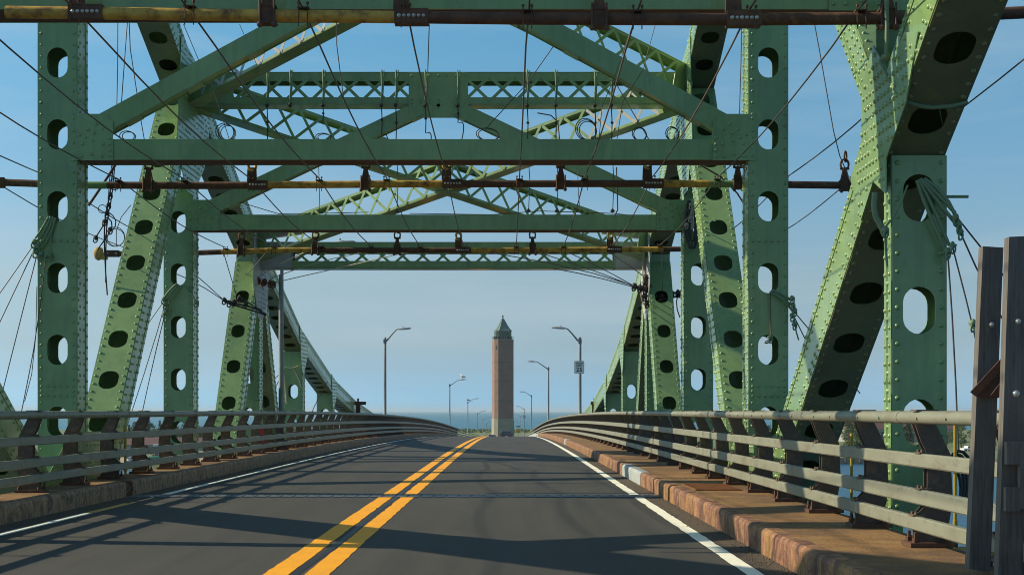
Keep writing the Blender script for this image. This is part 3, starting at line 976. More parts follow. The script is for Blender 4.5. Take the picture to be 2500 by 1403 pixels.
t, o = wires('rope_sling', 'green rope and chain sling tied through the right near post', 'rope sling', 24.2, [
    ('rope', 'rope_green', .022, [(1884, 708), (1908, 716), (1930, 732)]), ('rope', 'rope_green', .022, [(1880, 712), (1905, 726), (1934, 745)]),
    ('rope', 'rope_green', .02, [(1890, 714), (1912, 730), (1936, 760)]), ('rope', 'rope_green', .012, [(1936, 740), (1941, 800), (1950, 830)]),
    ('guy_wire', 'cable', .009, [(1940, 762), (1985, 815), (2100, 960)]), ('guy_wire', 'cable', .009, [(1940, 775), (1972, 840), (2060, 1010)]),
    ('rope', 'rust_cable', .012, [(1880, 712), (1881, 780), (1882, 830), (1874, 838), (1864, 836), (1880, 828)])], 'rope slings tied round the posts', base=(1910, 720))
knots(t, o, 24.15, [(1934, 728), (1936, 744), (1940, 758), (1934, 770), (1940, 790), (1881, 822)], 'rope_green', .05)
t, o = wires('rope_sling', 'thin pale rope sling round the far left post', 'rope sling', 50.85, [
    ('rope', 'rope_pale', .02, [(694, 895), (712, 900), (728, 893)]), ('guy_wire', 'cable', .016, [(694, 905), (664, 960), (640, 1015)]), ('guy_wire', 'cable', .016, [(692, 900), (650, 950), (610, 1010)]),
    ('guy_wire', 'rope_pale', .016, [(716, 900), (728, 920), (736, 945)]), ('rope', 'rope_pale', .03, [(694, 910), (697, 950), (700, 985)]), ('guy_wire', 'cable', .014, [(742, 910), (743, 1000)]), ('guy_wire', 'cable', .014, [(800, 930), (770, 985), (760, 1010)])], 'rope slings tied round the posts', base=(705, 900))

# tangles
t, o = wires('rope_tangle', 'dark hanging tangle of ropes and hooks between the left posts', 'rope tangle', 29.0, [
    ('rope', 'dark_rope', .016, [(276, 404), (270, 470), (258, 520), (254, 560), (256, 640), (262, 720)]), ('rope', 'dark_rope', .014, [(280, 404), (274, 480), (262, 530), (258, 600), (258, 690)]),
    ('rope', 'dark_rope', .014, [(262, 535), (246, 560), (232, 582)]), ('rope', 'dark_rope', .014, [(264, 532), (276, 545), (268, 570), (244, 600), (238, 612)]),
    ('rod', 'rust_dark', .028, [(282, 402), (250, 452), (216, 502)]), ('rope', 'dark_rope', .010, [(288, 345), (270, 400), (262, 520)]),
    ('rope', 'dark_rope', .012, [(268, 520), (280, 530), (284, 548), (276, 560)]), ('rope', 'dark_rope', .008, [(320, 500), (284, 545), (284, 600)])], base=(262, 500))
for x, y, r in ((280, 450, .11), (281, 578, .19), (283, 580, .17), (250, 510, .08)):
    mb = MB(); mb.tube(loop(at(x, y, 29.0), r), .008, 5, False); local(mb, o).build('coil', M['dark_rope'], t)
knots(t, o, 29.0, [(270, 475), (262, 520), (256, 540), (234, 580), (270, 560), (266, 500)], 'dark_rope', .05)
t, o = wires('rope_tangle', 'tangle of rope with orange webbing tied round the left portal post', 'rope tangle', 41.8, [
    ('rope', 'rope_pale', .024, [(570, 680), (600, 677), (640, 688), (668, 694)]), ('rope', 'rope_green', .024, [(570, 686), (610, 690), (650, 694)]),
    ('guy_wire', 'cable', .013, [(604, 670), (650, 616, 36.2)]), ('guy_wire', 'rope_pale', .012, [(630, 676), (690, 640), (760, 608, 36.2)]),
    ('guy_wire', 'rope_pale', .012, [(660, 680), (770, 640), (905, 612, 36.0)]), ('guy_wire', 'rope_pale', .012, [(668, 690), (800, 660), (1000, 614, 36.0)]),
    ('guy_wire', 'cable', .012, [(545, 614, 36.0), (580, 730)])], base=(620, 685))
knots(t, o, 41.75, [(602, 672), (614, 678), (630, 682), (646, 686), (660, 690), (668, 692)], 'rust', .08)
mb = MB(); c = at(618, 690, 41.7); mb.prism([c + Vector((-.12, 0, .12)), c + Vector((.15, 0, .08)), c + Vector((.05, 0, -.16)), c + Vector((-.05, 0, -.12))], (0, .03, 0))
c = at(637, 694, 41.7); mb.prism([c + Vector((-.05, 0, .06)), c + Vector((.03, 0, .1)), c + Vector((.08, 0, -.16))], (0, .03, 0)); local(mb, o).build('webbing', M['orange'], t)
t, o = wires('rope_tangle', 'dark rope bundle lashed low round the left portal post', 'rope tangle', 40.3, [
    ('rope', 'dark_rope', .03, [(545, 732), (580, 742), (620, 750), (650, 768)]), ('rope', 'dark_rope', .024, [(552, 738), (590, 750), (630, 762), (650, 770)]),
    ('rope', 'dark_rope', .02, [(585, 722), (606, 740), (640, 758)]), ('guy_wire', 'cable', .012, [(545, 732), (480, 690), (400, 655, 35)]), ('guy_wire', 'cable', .012, [(548, 734), (480, 672), (405, 612, 35.2)])], base=(590, 745))
knots(t, o, 40.2, [(548, 732), (560, 738), (572, 736), (585, 726), (600, 740)], 'dark_rope', .075)
t, o = wires('rope_tangle', 'big dark rope tangle lashed round the right portal post', 'rope tangle', 41.6, [
    ('rope', 'dark_rope', .03, [(1546, 697), (1580, 706), (1620, 712), (1660, 716)]), ('rope', 'dark_rope', .026, [(1548, 700), (1590, 716), (1630, 730), (1662, 720)]),
    ('rope', 'rope_pale', .022, [(1560, 700), (1575, 760), (1600, 736), (1640, 722)]), ('rope', 'rope_pale', .02, [(1572, 700), (1568, 650), (1574, 600)]),
    ('rope', 'dark_rope', .016, [(1655, 718), (1650, 745), (1660, 775)]), ('rope', 'rope_green', .022, [(1590, 745), (1615, 738), (1645, 752)]),
    ('guy_wire', 'cable', .013, [(1546, 697), (1400, 652), (1195, 616, 36.0)]), ('guy_wire', 'cable', .013, [(1546, 698), (1440, 656), (1320, 618, 36.0)]),
    ('guy_wire', 'cable', .013, [(1548, 698), (1470, 655), (1392, 618, 36.0)]), ('guy_wire', 'cable', .013, [(1546, 700), (1440, 672), (1350, 655, 41.0)]), ('guy_wire', 'cable', .013, [(1590, 690), (1540, 650), (1490, 618, 36.0)]),
    ('guy_wire', 'cable', .01, [(1616, 615, 36.2), (1617, 715)])], base=(1600, 710))
knots(t, o, 41.5, [(1548, 698), (1562, 702), (1575, 706), (1588, 700), (1600, 712), (1575, 690), (1578, 676), (1618, 722), (1640, 716), (1655, 714), (1664, 716), (1574, 722), (1580, 740)], 'dark_rope', .09)
t, o = wires('rope_tangle', 'long looped bundle of wires and pale rope hung on the right middle post', 'rope tangle', 33.05, [
    ('rope', 'dark_rope', .03, [(1680, 490), (1672, 540), (1676, 590), (1690, 612), (1702, 590), (1698, 520)]), ('rope', 'dark_rope', .028, [(1684, 490), (1678, 560), (1690, 600), (1700, 560), (1692, 500)]),
    ('rope', 'cable', .016, [(1688, 490), (1684, 570), (1694, 622), (1702, 570)]), ('rope', 'rope_pale', .04, [(1690, 486), (1692, 510), (1686, 528), (1694, 545), (1688, 560)]), ('rope', 'rope_pale', .022, [(1684, 500), (1678, 518), (1690, 530)])], base=(1688, 520))
knots(t, o, 33.0, [(1686, 500), (1690, 520), (1684, 532), (1676, 548)], 'rope_pale', .05)

wire_rope = MB(); wire_rope.tube([at(2163, -40, 15.0), at(2166, 60, 15.05), at(2164, 135, 15.1)], .022, 7); wire_rope.blob(at(2164, 140, 15.1), .05, 4)
tag(wire_rope.build('hanging_rope', M['rope_green']), 'green painted rope end hanging down beside the nearest right joint', 'rope')
# wire coils resting on the near cross strut
ZT = 5.83
for x, r, sq, nr, lab in ((550, .15, 1.0, 3, 'dark wire coil standing on the cross strut near its left end'), (312, .12, .7, 2, 'small bent wire loop standing on the strut by the left gusset'),
                          (790, .13, .5, 2, 'low wire coil on the cross strut left of the centre'), (1190, .2, .55, 2, 'flat loose wire coil on the strut right of the centre'),
                          (1430, .19, 1.0, 3, 'large upright wire coil on the cross strut right of the centre'), (1560, .13, .9, 2, 'wire coil leaning by the right sway brace'), (1640, .12, 1.0, 2, 'tall wire coil next to the right gusset')):
    mb = MB(); X = (x - 1240) * 24.6 / F
    for i in range(nr):
        mb.tube(loop((X + .02 * i, 24.55 + .05 * i, ZT + r * sq + .012), r * (1 - .08 * i), .3 * i, 20, (.93, .36, 0), (0, .15, 1), sq), .008, 6, False)
    mb.tube([(X + r, 24.55, ZT + .3 * r), (X + r * 1.5, 24.5, ZT + .02)], .009, 5)
    tag(mb.build('wire_coil', M['dark_rope']), lab, 'wire coil', 'wire coils on the cross strut')

# ropes looped over the top strut, hanging in front of it
for x, yend, curl, lab in ((652, 342, 0, 'leftmost hanging line looped over the top strut'), (708, 250, 0, 'short frayed rope end tied on the top strut, left part'), (788, 300, 0, 'pale rope looped over the top strut with a hook below'),
                           (931, 330, 1, 'thin curly rope hung over the top strut left of its centre plate'), (966, 345, 0, 'rope looped over the top strut beside the left edge of its centre plate'), (1038, 325, 1, 'rope looped over the left half of the centre plate'),
                           (1117, 300, 1, 'doubled rope looped over the right half of the centre plate'), (1287, 345, 0, 'pale rope looped over the top strut, first beyond the centre plate'), (1356, 345, 0, 'pale rope looped over the top strut, second beyond the centre plate'),
                           (1452, 345, 1, 'bunched dark ropes hung over the top strut near its right end'), (1492, 345, 0, 'rope looped over the top strut next to the right sway brace')):
    Y = 33.1; r = .017; X = (x - 1240) * Y / F
    root = thing('hanging_rope', at(x, 175, Y), lab, 'rope', 'ropes hung over the top strut'); o = root.location.copy()
    mb = MB(); mb.tube([(X - .02, Y + .6, 8.9), (X - .02, Y + .5, 9.02), (X, Y + .1, 9.02), (X, Y, 8.95), (X + .015, Y, 8.6), (X - .01, Y, 8.25)], r, 6)
    mb.tube([(X + .05, Y + .1, 9.01), (X + .05, Y + .02, 8.95), (X + .04, Y, 8.5), (X + .01, Y, 8.22)], r * .8, 6); local(mb, o).build('loop', M['rope_green'], root)
    mb = MB(); ze = at(x, yend, Y).z; zz = 8.22
    P = [(X, Y - .02, zz), (X + .02, Y - .03, (zz + ze) / 2), (X + .01, Y - .02, ze)]
    if curl: P += [(X + .05 + .09 * math.sin(q * .45), Y - .02, ze - .06 * q + .12 * math.sin(q * .6)) for q in range(1, 8)]
    mb.tube(P, r * .75, 5); mb.blob((X, Y - .02, zz - .02), .05, int(x)); mb.blob((X + .015, Y - .03, (zz + ze) / 2), .035, int(x) + 1); local(mb, o).build('tail', M['dark_rope'], root)
    if 900 < x < 1500 and not curl or x == 1492:
        mb = MB(); mb.tube([(X, Y - .03, ze), (X + .06, Y - .05, at(x, 440, Y).z), (X + .03, Y - .05, at(x, 520, Y).z)], .010, 5); mb.blob((X + .03, Y - .05, at(x, 515, Y).z), .05, 3); local(mb, o).build('drop_wire', M['cable'], root)

# single thin wires
def wire(label, pts, r=.009, m='cable'):
    mb = MB(); P = [at(*p) for p in pts]; Q = [P[0]]
    for a, b in zip(P, P[1:]): Q += [a.lerp(b, .5), b]
    mb.tube(Q, r, 5); return tag(mb.build('loose_wire', M[m]), label, 'wire', 'single loose wires')


wire('thin vertical wire hanging close to the left near post', [(288, -40, 27), (287, 160, 27), (285, 262, 27)])
wire('pair-like slanted wire left of the upper left chord', [(318, -40, 27), (303, 160, 27), (296, 258, 27)])
wire('slanted wire crossing to the right behind the left sway brace', [(312, -20, 27), (318, 120, 27), (345, 300, 27), (352, 340, 27)])
wire('vertical wire beside the right near post above its gusset', [(1812, -30, 26), (1809, 150, 26), (1805, 282, 26)])
wire('bent wire with a loop hanging between the two right posts', [(1970, -40, 22), (2000, 120, 22), (2035, 320, 22), (2050, 380, 22), (2072, 432, 22)], .008)
wire('slack line sagging behind the middle cross strut on the left', [(584, 493, 36), (680, 522, 36), (780, 521, 36), (900, 518, 36)], .010)
wire('slack line sagging behind the middle cross strut on the right', [(1000, 521, 36), (1200, 524, 36), (1320, 515, 36), (1500, 521, 36), (1560, 528, 36)], .010)
wire('wire running from the right sway brace down to the strut', [(1490, 180, 30), (1530, 250, 30), (1585, 342, 30)], .010)
wire('crooked wire dropping from the right brace to the wire coil', [(1350, 115, 30), (1290, 200, 30), (1190, 310, 30)], .010)
wire('hooked wire end curving above the strut near the large coil', [(1312, 276, 28), (1345, 282, 28), (1362, 298, 28), (1366, 340, 28)], .012)
wire('dark wire crossing the light diagonal behind the right gusset', [(1705, 400, 27), (1760, 432, 27), (1800, 472, 27), (1830, 520, 27)], .016, 'rust_dark')
wire('wire descending across the sky from the top pipe at the left', [(820, -30, 22), (822, 110, 22), (832, 190, 22), (840, 250, 22)], .008)
wire('thin wire hanging from the top pipe left of the centre', [(1048, 60, 22), (1044, 180, 22), (1040, 250, 22)], .008)

wire('fine wire crossing the sky under the top pipe, right of the right brace top', [(1545, 60, 24), (1500, 190, 24), (1470, 260, 24), (1462, 342, 24)], .006)
wire('fine wire slanting down from the top pipe to the right brace', [(1600, 60, 24), (1570, 170, 24), (1520, 250, 24), (1506, 342, 24)], .006)
wire('fine wire from the upper left chord to the middle strut', [(448, 60, 30), (486, 150, 30), (520, 215, 30), (560, 342, 30)], .008)
wire('fine wire running down by the left sway brace top', [(585, 60, 27), (602, 100, 27), (640, 190, 27)], .006)
wire('fine wire drooping below the middle cross strut, right of centre', [(1410, 408, 32), (1412, 470, 32), (1416, 520, 32)], .008)
wire('fine wire drooping below the middle cross strut, left of centre', [(778, 408, 32), (780, 470, 32), (779, 520, 32)], .008)
wire('knotted wire hanging right under the cross strut near the right gusset', [(1505, 408, 32), (1507, 470, 32), (1508, 512, 32), (1502, 524, 32)], .014, 'dark_rope')
# ================================================================ lamps
def lamp(p, top, reach, s, label, group='street lamps along the bridge', big=1.0):
    """pole foot p, pole height, arm reach towards s"""
    root = thing('street_lamp', p, label, 'street lamp', group)
    h = top - p[2]
    mb = MB(); mb.lathe((0, 0, 0), [(.15, 0), (.15, .25), (.085, .3), (.078, h * .55), (.072, h), (.04, h + .05)], 10); mb.box((-.1, -.1, -.02), (.1, .1, .03)); mb.build('pole', M['lamp'], root)
    mb = MB(); a = [(0, 0, h - .18), (s * .12, 0, h - .12), (s * reach * .5, 0, h + .22), (s * reach * .78, 0, h + .46), (s * reach * .9, 0, h + .5), (s * reach, 0, h + .51)]
    mb.tube(a, [.05, .05, .04, .034, .03, .03], 7); mb.box((-.085, -.085, h - .28), (.085, .085, h - .06)); mb.build('arm', M['lamp'], root)
    mb = MB(); hx = reach
    mb.tube([(s * (hx - .05), 0, h + .50), (s * (hx + .1), 0, h + .515), (s * (hx + .38), 0, h + .535), (s * (hx + .6), 0, h + .55), (s * (hx + .68), 0, h + .555)], [.04, .06, .07, .05, .015], 9)
    mb.lathe((s * (hx + .2), 0, h + .6), [(.035, 0), (.035, .06)], 7); mb.build('lamp_head', M['lamp_head'], root)
    return root


M['lamp'] = rust_mat('galvanised_pole', (.26, .27, .26), (.2, .21, .21), (.30, .30, .28), 3, .5)
M['lamp_head'] = mat('lamp_housing', (.5, .5, .48), .5)
lamp((-6.95, 45.2, .1), 5.98, 1.6, 1, 'tall street lamp with its head hidden behind the left end of the far portal')
LL = [(940, 82.8, 825, 'street lamp beyond the left railing, the nearest one wholly in the open sky'), (1098, 175, 937, 'street lamp with a gull on its head, left of the tower'),
      (1142, 253, 980, 'street lamp with a gull on its pole top, left of the tower'), (1166, 336, 1008, 'fourth open-sky street lamp on the left side of the road'),
      (1178.6, 405, 1023, 'fifth open-sky street lamp on the left side, small'), (1187.6, 474, 1033, 'sixth open-sky street lamp on the left side, tiny'), (1195, 552, 1040, 'last tiny street lamp left of the tower')]
RL = [(1416, 75.7, 825, 'street lamp carrying the speed limit sign on the right'), (1339, 134.5, 896, 'second street lamp on the right, just beyond the sign lamp'),
      (1297.6, 232, 964, 'third street lamp on the right side of the road'), (1279.8, 335, 997, 'fourth street lamp on the right, with a small pale sign on it'),
      (1271, 430, 1015, 'fifth street lamp on the right, close to the tower'), (1264, 533, 1029, 'sixth small street lamp on the right, above the yellow sign'), (1259, 610, 1039, 'last tiny street lamp right of the tower')]
LAMPS = {}
for lst, s in ((LL, 1), (RL, -1)):
    for x, Y, yt, lab in lst:
        p = at(x, yt, Y); base = zr(Y) - .1
        LAMPS[x] = lamp((p.x, Y, base), p.z, (.80 if Y < 100 else 1.25), s, lab)
        if Y > 60: LAMPS[x]['category'] = 'street lamp'


def text(body, size, loc, m, parent, name='lettering', rz=0, bold=0.0):
    c = bpy.data.curves.new(name, 'FONT'); c.body = body; c.size = size; c.align_x = 'CENTER'; c.align_y = 'CENTER'; c.extrude = .002; c.offset = bold; c.space_character = 1.08
    o = bpy.data.objects.new(name, c); COL.objects.link(o)
    dg = bpy.context.evaluated_depsgraph_get(); me = bpy.data.meshes.new_from_object(o.evaluated_get(dg)); bpy.data.objects.remove(o)
    me.materials.clear(); me.materials.append(m)
    q = bpy.data.objects.new(name, me); COL.objects.link(q); q.location = loc; q.rotation_euler = (PI / 2, 0, rz); q.parent = parent
    return q


M['sign_white'] = mat('white_sign_sheet', (.85, .85, .78), .35)
M['sign_black'] = mat('black_sign_ink', (.015, .015, .015), .5)
M['sign_yellow'] = mat('yellow_sign_sheet', (.55, .33, .03), .5)


def rounded(w, h, r, n=5):
    out = []
    for cx_, cz, a0 in ((w / 2 - r, h / 2 - r, 0), (-w / 2 + r, h / 2 - r, 90), (-w / 2 + r, -h / 2 + r, 180), (w / 2 - r, -h / 2 + r, 270)):
        for i in range(n + 1):
            a = math.radians(a0 + 90 * i / n); out.append((cx_ + r * math.cos(a), cz + r * math.sin(a)))
    return out


sc = at(1414.3, 896, 75.5); sgn = thing('speed_limit_sign', sc, 'white SPEED LIMIT 25 sign on the right street lamp pole', 'road sign')
mb = MB(); mb.prism([(x, 0, z) for x, z in rounded(.51, .645, .04)], (0, .006, 0)); mb.build('panel', M['sign_white'], sgn)
mb = MB(); out = rounded(.475, .61, .032); inn = rounded(.455, .59, .026); n = len(out)
vs = [(x, -.002, z) for x, z in out] + [(x, -.002, z) for x, z in inn]; mb.add(vs, [(i, (i + 1) % n, (i + 1) % n + n, i + n) for i in range(n)]); mb.build('border', M['sign_black'], sgn)
text('SPEED', .125, (0, -.003, .205), M['sign_black'], sgn, bold=.003); text('LIMIT', .125, (0, -.003, .085), M['sign_black'], sgn, bold=.003); text('25', .30, (0, -.003, -.125), M['sign_black'], sgn, bold=.006)
mb = MB()
for z in (.27, -.27): mb.box((-.03, .006, z - .015), (.03, .09, z + .015))
mb.build('bracket', M['lamp'], sgn)
sc = at(1280, 1017, 334.6); s2 = thing('small_sign', sc, 'small pale sign on a distant right street lamp', 'road sign')
mb = MB(); mb.prism([(x, 0, z) for x, z in rounded(.75, .85, .06)], (0, .01, 0)); mb.build('panel', M['sign_white'], s2)
mb = MB(); mb.box((-.28, -.004, .1), (.28, -.002, .16)); mb.box((-.2, -.004, -.2), (.2, -.002, -.06)); mb.build('dark_legend', mat('faded_ink', (.2, .2, .19), .6), s2)
sc = at(1265, 1051, 300); s3 = thing('warning_sign', (sc.x, 300, zr(300)), 'yellow diamond warning sign on a post right of the tower', 'road sign'); dz = sc.z - zr(300)
mb = MB(); mb.prism([(0, -.02, dz + .53), (-.53, -.02, dz), (0, -.02, dz - .53), (.53, -.02, dz)], (0, .02, 0)); mb.build('panel', M['sign_yellow'], s3)
mb = MB(); mb.lathe((0, .05, -.5), [(.04, 0), (.04, dz + 1.6)], 7); mb.build('pole', M['lamp'], s3)
mb = MB()
for q in (-.22, .22): mb.lathe((q, -.12, dz + .88), [(.12, 0), (.15, .05), (.15, .2)], 9, (0, 1, 0)); 
mb.box((-.3, .0, dz + .85), (.3, .05, dz + .91)); mb.build('flashing_beacon', M['black'], s3)

# gulls -----------------------------------------------------------------------
M['gull'] = mat('white_feathers', (.75, .74, .70), .8); M['gull_grey'] = mat('grey_wing_feathers', (.2, .2, .21), .8); M['bill'] = mat('yellow_bill', (.6, .4, .05), .5)


def gull(p, ang, label):
    root = thing('gull', p, label, 'gull', 'gulls perched on the lamps'); root.rotation_euler = (0, 0, ang); root.scale = (1.35, 1.35, 1.35)
    mb = MB()
    mb.tube([(-.30, 0, .16), (-.2, 0, .17), (-.08, 0, .19), (.05, 0, .22), (.13, 0, .27), (.16, 0, .33), (.19, 0, .385), (.235, 0, .385), (.26, 0, .38)],
            [.012, .05, .095, .105, .085, .052, .056, .045, .012], 9); mb.build('body', M['gull'], root)
    mb = MB()
    for s in (-1, 1): mb.tube([(.1, s * .085, .24), (0, s * .105, .225), (-.16, s * .08, .19), (-.36, s * .025, .155)], [.03, .055, .045, .008], 6)
    mb.build('wings', M['gull_grey'], root)
    mb = MB(); mb.tube([(.25, 0, .378), (.31, 0, .372), (.335, 0, .355)], [.016, .012, .003], 5)
    for s in (-1, 1): mb.tube([(.02, s * .04, .13), (.02, s * .04, .0), (.07, s * .04, .0)], .01, 4)
    mb.build('bill_and_legs', M['bill'], root)


L1 = LAMPS[1098]; gull((L1.location.x + 1.55, 175, at(1, 937, 175).z + .63), PI * .8, 'white gull standing on the lamp head left of the tower')
L2 = LAMPS[1142]; gull((L2.location.x - .0, 253, at(1, 980, 253).z + .05), PI * .95, 'white gull sitting on a lamp pole top left of the tower')

# ================================================================ tower
TY = 640.0; tc = at(1227.5, 1003, TY); TX = tc.x


def tz(y): return at(0, y, TY).z


M['tower_brick'] = rust_mat('tower_brick', (.29, .18, .145), (.25, .158, .128), (.205, .138, .115), .5, .9)
M['tower_stone'] = rust_mat('tower_stone', (.33, .30, .235), (.29, .265, .21), (.25, .22, .175), .6, .9)
M['copper'] = rust_mat('green_copper', (.17, .24, .19), (.12, .18, .15), (.2, .28, .22), .9, .6)
M['copper_dark'] = rust_mat('dark_copper', (.10, .13, .11), (.08, .10, .09), (.14, .17, .15), .9, .6)
M['slit'] = mat('dark_opening', (.02, .02, .02), .7)
tower = thing('water_tower', (TX, TY, -12), 'tall octagonal brick tower with a pointed green copper roof', 'tower')
al = math.radians(11)


def octa(wide, cham):
    """chamfered square outline"""
    h = wide / 2 + cham / math.sqrt(2); w = wide / 2
    return [(-w, -h), (w, -h), (h, -w), (h, w), (w, h), (-w, h), (-h, w), (-h, -w)]


def tpoly(pts, z): return [(x * math.cos(al) - y * math.sin(al), x * math.sin(al) + y * math.cos(al), z + 12) for x, y in pts]


def tprism(mb, pts, z0, z1, pts2=None):
    a = tpoly(pts, z0); b = tpoly(pts2 or pts, z1); n = len(a)
    mb.add(a + b, [tuple(range(n - 1, -1, -1)), tuple(range(n, 2 * n))] + [(i, (i + 1) % n, (i + 1) % n + n, i + n) for i in range(n)])


sh = octa(5.55, 2.05)
mb = MB(); bands = [830, 885, 931, 978, 1022]
for y0, y1 in zip(bands, bands[1:]): tprism(mb, sh, tz(y1) + .12, tz(y0) - .12)
mb.build('shaft', M['tower_brick'], tower)
mb = MB(); s_in = octa(5.40, 2.0)
for y in bands[1:-1]: tprism(mb, s_in, tz(y) - .13, tz(y) + .13)
mb.build('joint_band', M['copper_dark'], tower)
mb = MB(); tprism(mb, octa(5.95, 2.15), -13, tz(1022) - .15, octa(5.85, 2.1)); tprism(mb, octa(5.7, 2.1), tz(1022) - .15, tz(1022) + .1); mb.build('plinth', M['tower_stone'], tower)
mb = MB(); tprism(mb, octa(5.62, 2.06), tz(830) - .1, tz(829) + .05); mb.build('parapet', M['tower_stone'], tower)
lan = octa(4.5, 1.66)
mb = MB(); tprism(mb, octa(4.35, 1.6), tz(829), tz(808)); mb.build('lantern_room', M['copper_dark'], tower)
mb = MB()
zz = tz(829) + .1
while zz < tz(809) - .2:
    if zz > tz(822): tprism(mb, lan, zz, zz + .16, octa(4.62, 1.7))
    zz += .42
mb.build('louvres', M['copper'], tower)
mb = MB()
for a, b in zip(tpoly(octa(4.5, 1.66), 0), tpoly(octa(4.5, 1.66), 0)[1:] + tpoly(octa(4.5, 1.66), 0)[:1]):
    a = Vector(a); b = Vector(b); n = max(2, int((b - a).length / 1.1))
    for i in range(n + 1):
        p = a.lerp(b, i / n); p.z = 0; mb.box((p.x - .12, p.y - .12, tz(829) + 12), (p.x + .12, p.y + .12, tz(821) + 12))
mb.build('arcade', M['tower_stone'], tower)
mb = MB()
rp = octa(5.5, 2.0)
for i in range(8):
    a = Vector(tpoly(rp, tz(829))[i]); b = Vector(tpoly(rp, tz(829))[(i + 1) % 8])
    for q in range(5):
        p = a.lerp(b, q / 4); mb.tube([p, p + Vector((0, 0, 1.3))], .05, 4)
    mb.tube([a + Vector((0, 0, 1.3)), b + Vector((0, 0, 1.3))], .05, 4)
mb.build('roof_railing', M['copper_dark'], tower)
mb = MB(); prof = [(1.0, 808.5), (.93, 807), (.74, 802), (.56, 796), (.38, 789), (.22, 782), (.09, 777.5)]
for (r0, y0), (r1, y1) in zip(prof, prof[1:]):
    tprism(mb, [(x * r0, y * r0) for x, y in octa(4.75, 1.75)], tz(y0), tz(y1), [(x * r1, y * r1) for x, y in octa(4.75, 1.75)])
for i in range(8):
    P = []
    for r, y in prof:
        x_, y_ = octa(4.75, 1.75)[i]; P.append(tpoly([(x_ * r, y_ * r)], tz(y))[0])
    mb.tube(P, .09, 5)
rf = mb.build('roof', M['copper'], tower)
mb = MB(); mb.lathe((0, 0, tz(778) + 12), [(.34, 0), (.2, .3), (.22, .55), (.36, .7), (.30, .95), (.42, 1.15), (.42, 1.28), (.1, 1.4), (.05, 1.9)], 9); mb.build('finial', M['copper_dark'], rf)
for fx, fy, face in ((-2.775 - 1.45, 0.0, 0), (-3.5, -3.5, 1), (0, -4.225, 2)):
    mb = MB(); x_, y_ = fx, fy
    c = Vector(tpoly([(x_, y_)], tz(849))[0]); nrm = Vector((x_, y_, 0)).normalized(); nrm = Vector((nrm.x * math.cos(al) - nrm.y * math.sin(al), nrm.x * math.sin(al) + nrm.y * math.cos(al), 0))
    if face == 2: continue
    tan = Vector((-nrm.y, nrm.x, 0)); mb.obox(c, tan, nrm, (0, 0, 1), .28 if face else .22, .06 if face == 0 else .03, .95); mb.build('slit_window', M['slit'], tower)

# ================================================================ timbers at the right edge
def timber(corners, Y, th, label):
    """plank with its broad face towards the viewer: corner pixels TL TR BR BL"""
    P = [at(x, y, Y) for x, y in corners]; base = P[3]
    root = thing('timber_post', base, label, 'timber post', 'timber posts standing on the right sidewalk')
    mb = MB(); mb.prism([p for p in P], (0, th, 0)); local(mb, base).build('plank', M['wood'], root)
    return root, base


t, o = timber([(2400, 601), (2450, 604), (2418, 1396), (2366, 1388)], 9.6, .09, 'rough grey timber post, the shorter one with a steel angle bolted on')
for x, y in ((2404, 962), (2421, 792)):
    mb = MB(); mb.rivet(at(x, y, 9.6), (0, -1, 0), .022); local(mb, o).build('bolt', M['bolt'], t)
mb = MB(); a = at(2376, 962, 9.55); b = at(2450, 882, 9.45); mb.bar(a, b, .05, .012, (0, -1, 0)); mb.prism([at(2376, 963, 9.57), at(2452, 884, 9.57), at(2452, 970, 9.57), at(2400, 972, 9.57)], (0, -.008, 0))
mb.bar(at(2420, 912, 9.52), at(2455, 908, 9.45), .04, .012, (0, -1, 0)); mb.bar(at(2425, 968, 9.5), at(2455, 930, 9.45), .04, .012, (0, -1, 0))
local(mb, o).build('steel_angle', M['rust_dark'], t)
t, o = timber([(2464, 578), (2512, 576), (2497, 1420), (2437, 1414)], 9.3, .09, 'taller grey timber post at the edge, with cleats nailed on')
mb = MB()
for x0, x1, y0, y1 in ((2452, 2484, 1078, 1132), (2450, 2484, 1188, 1246), (2484, 2520, 1078, 1240)): 
    P = [at(x0, y0, 9.27), at(x1, y0, 9.27), at(x1, y1, 9.27), at(x0, y1, 9.27)]; mb.prism(P, (0, -.05, 0))
local(mb, o).build('cleat', M['wood'], t)
for x, y, r in ((2481, 960, .03), (2486, 784, .022)):
    mb = MB(); mb.rivet(at(x, y, 9.3), (0, -1, 0), r); local(mb, o).build('bolt', M['bolt'], t)

# yellow pipes, bucket, hoses, platform outside the railings
for (x, y0, y1, Y, lab) in ((2079, 1070, 1240, 16.6, 'yellow pipe upright outside the right railing, by the wide water gap'), (2332, 1030, 1290, 13.7, 'yellow pipe upright outside the right railing near the timber posts'),
                            (306, 1050, 1150, 26.9, 'yellow pipe upright outside the left railing, the nearest one'), (394, 1072, 1140, 30.0, 'yellow pipe upright outside the left railing beside the second tall post'), (507, 1040, 1128, 34.6, 'yellow pipe upright outside the left railing between the posts'),
                            (747, 1036, 1078, 51.8, 'short yellow pipe upright outside the left railing, far along')):
    a = at(x, y0, Y); b = at(x, y1, Y); mb = MB(); r = .016 if Y < 20 else .024 if Y < 40 else .034
    mb.tube([b - Vector((0, 0, .6)), a], r, 8); mb.lathe(a - Vector((0, 0, .02)), [(r * 1.25, 0), (r * 1.25, .06), (r * .6, .08)], 8); mb.lathe(b, [(r * 1.4, 0), (r * 1.4, .08)], 8)
    tag(mb.build('yellow_pipe', M['yellow']), lab, 'pipe', 'yellow scaffold pipes outside the railings')
p = at(638, 1088, 41.2); bk = thing('red_bucket', p, 'red bucket hung outside the left railing', 'bucket'); mb = MB(); mb.lathe((0, 0, 0), [(.17, 0), (.19, .03), (.25, .48), (.27, .5), (.25, .5), (.2, .1)], 12)
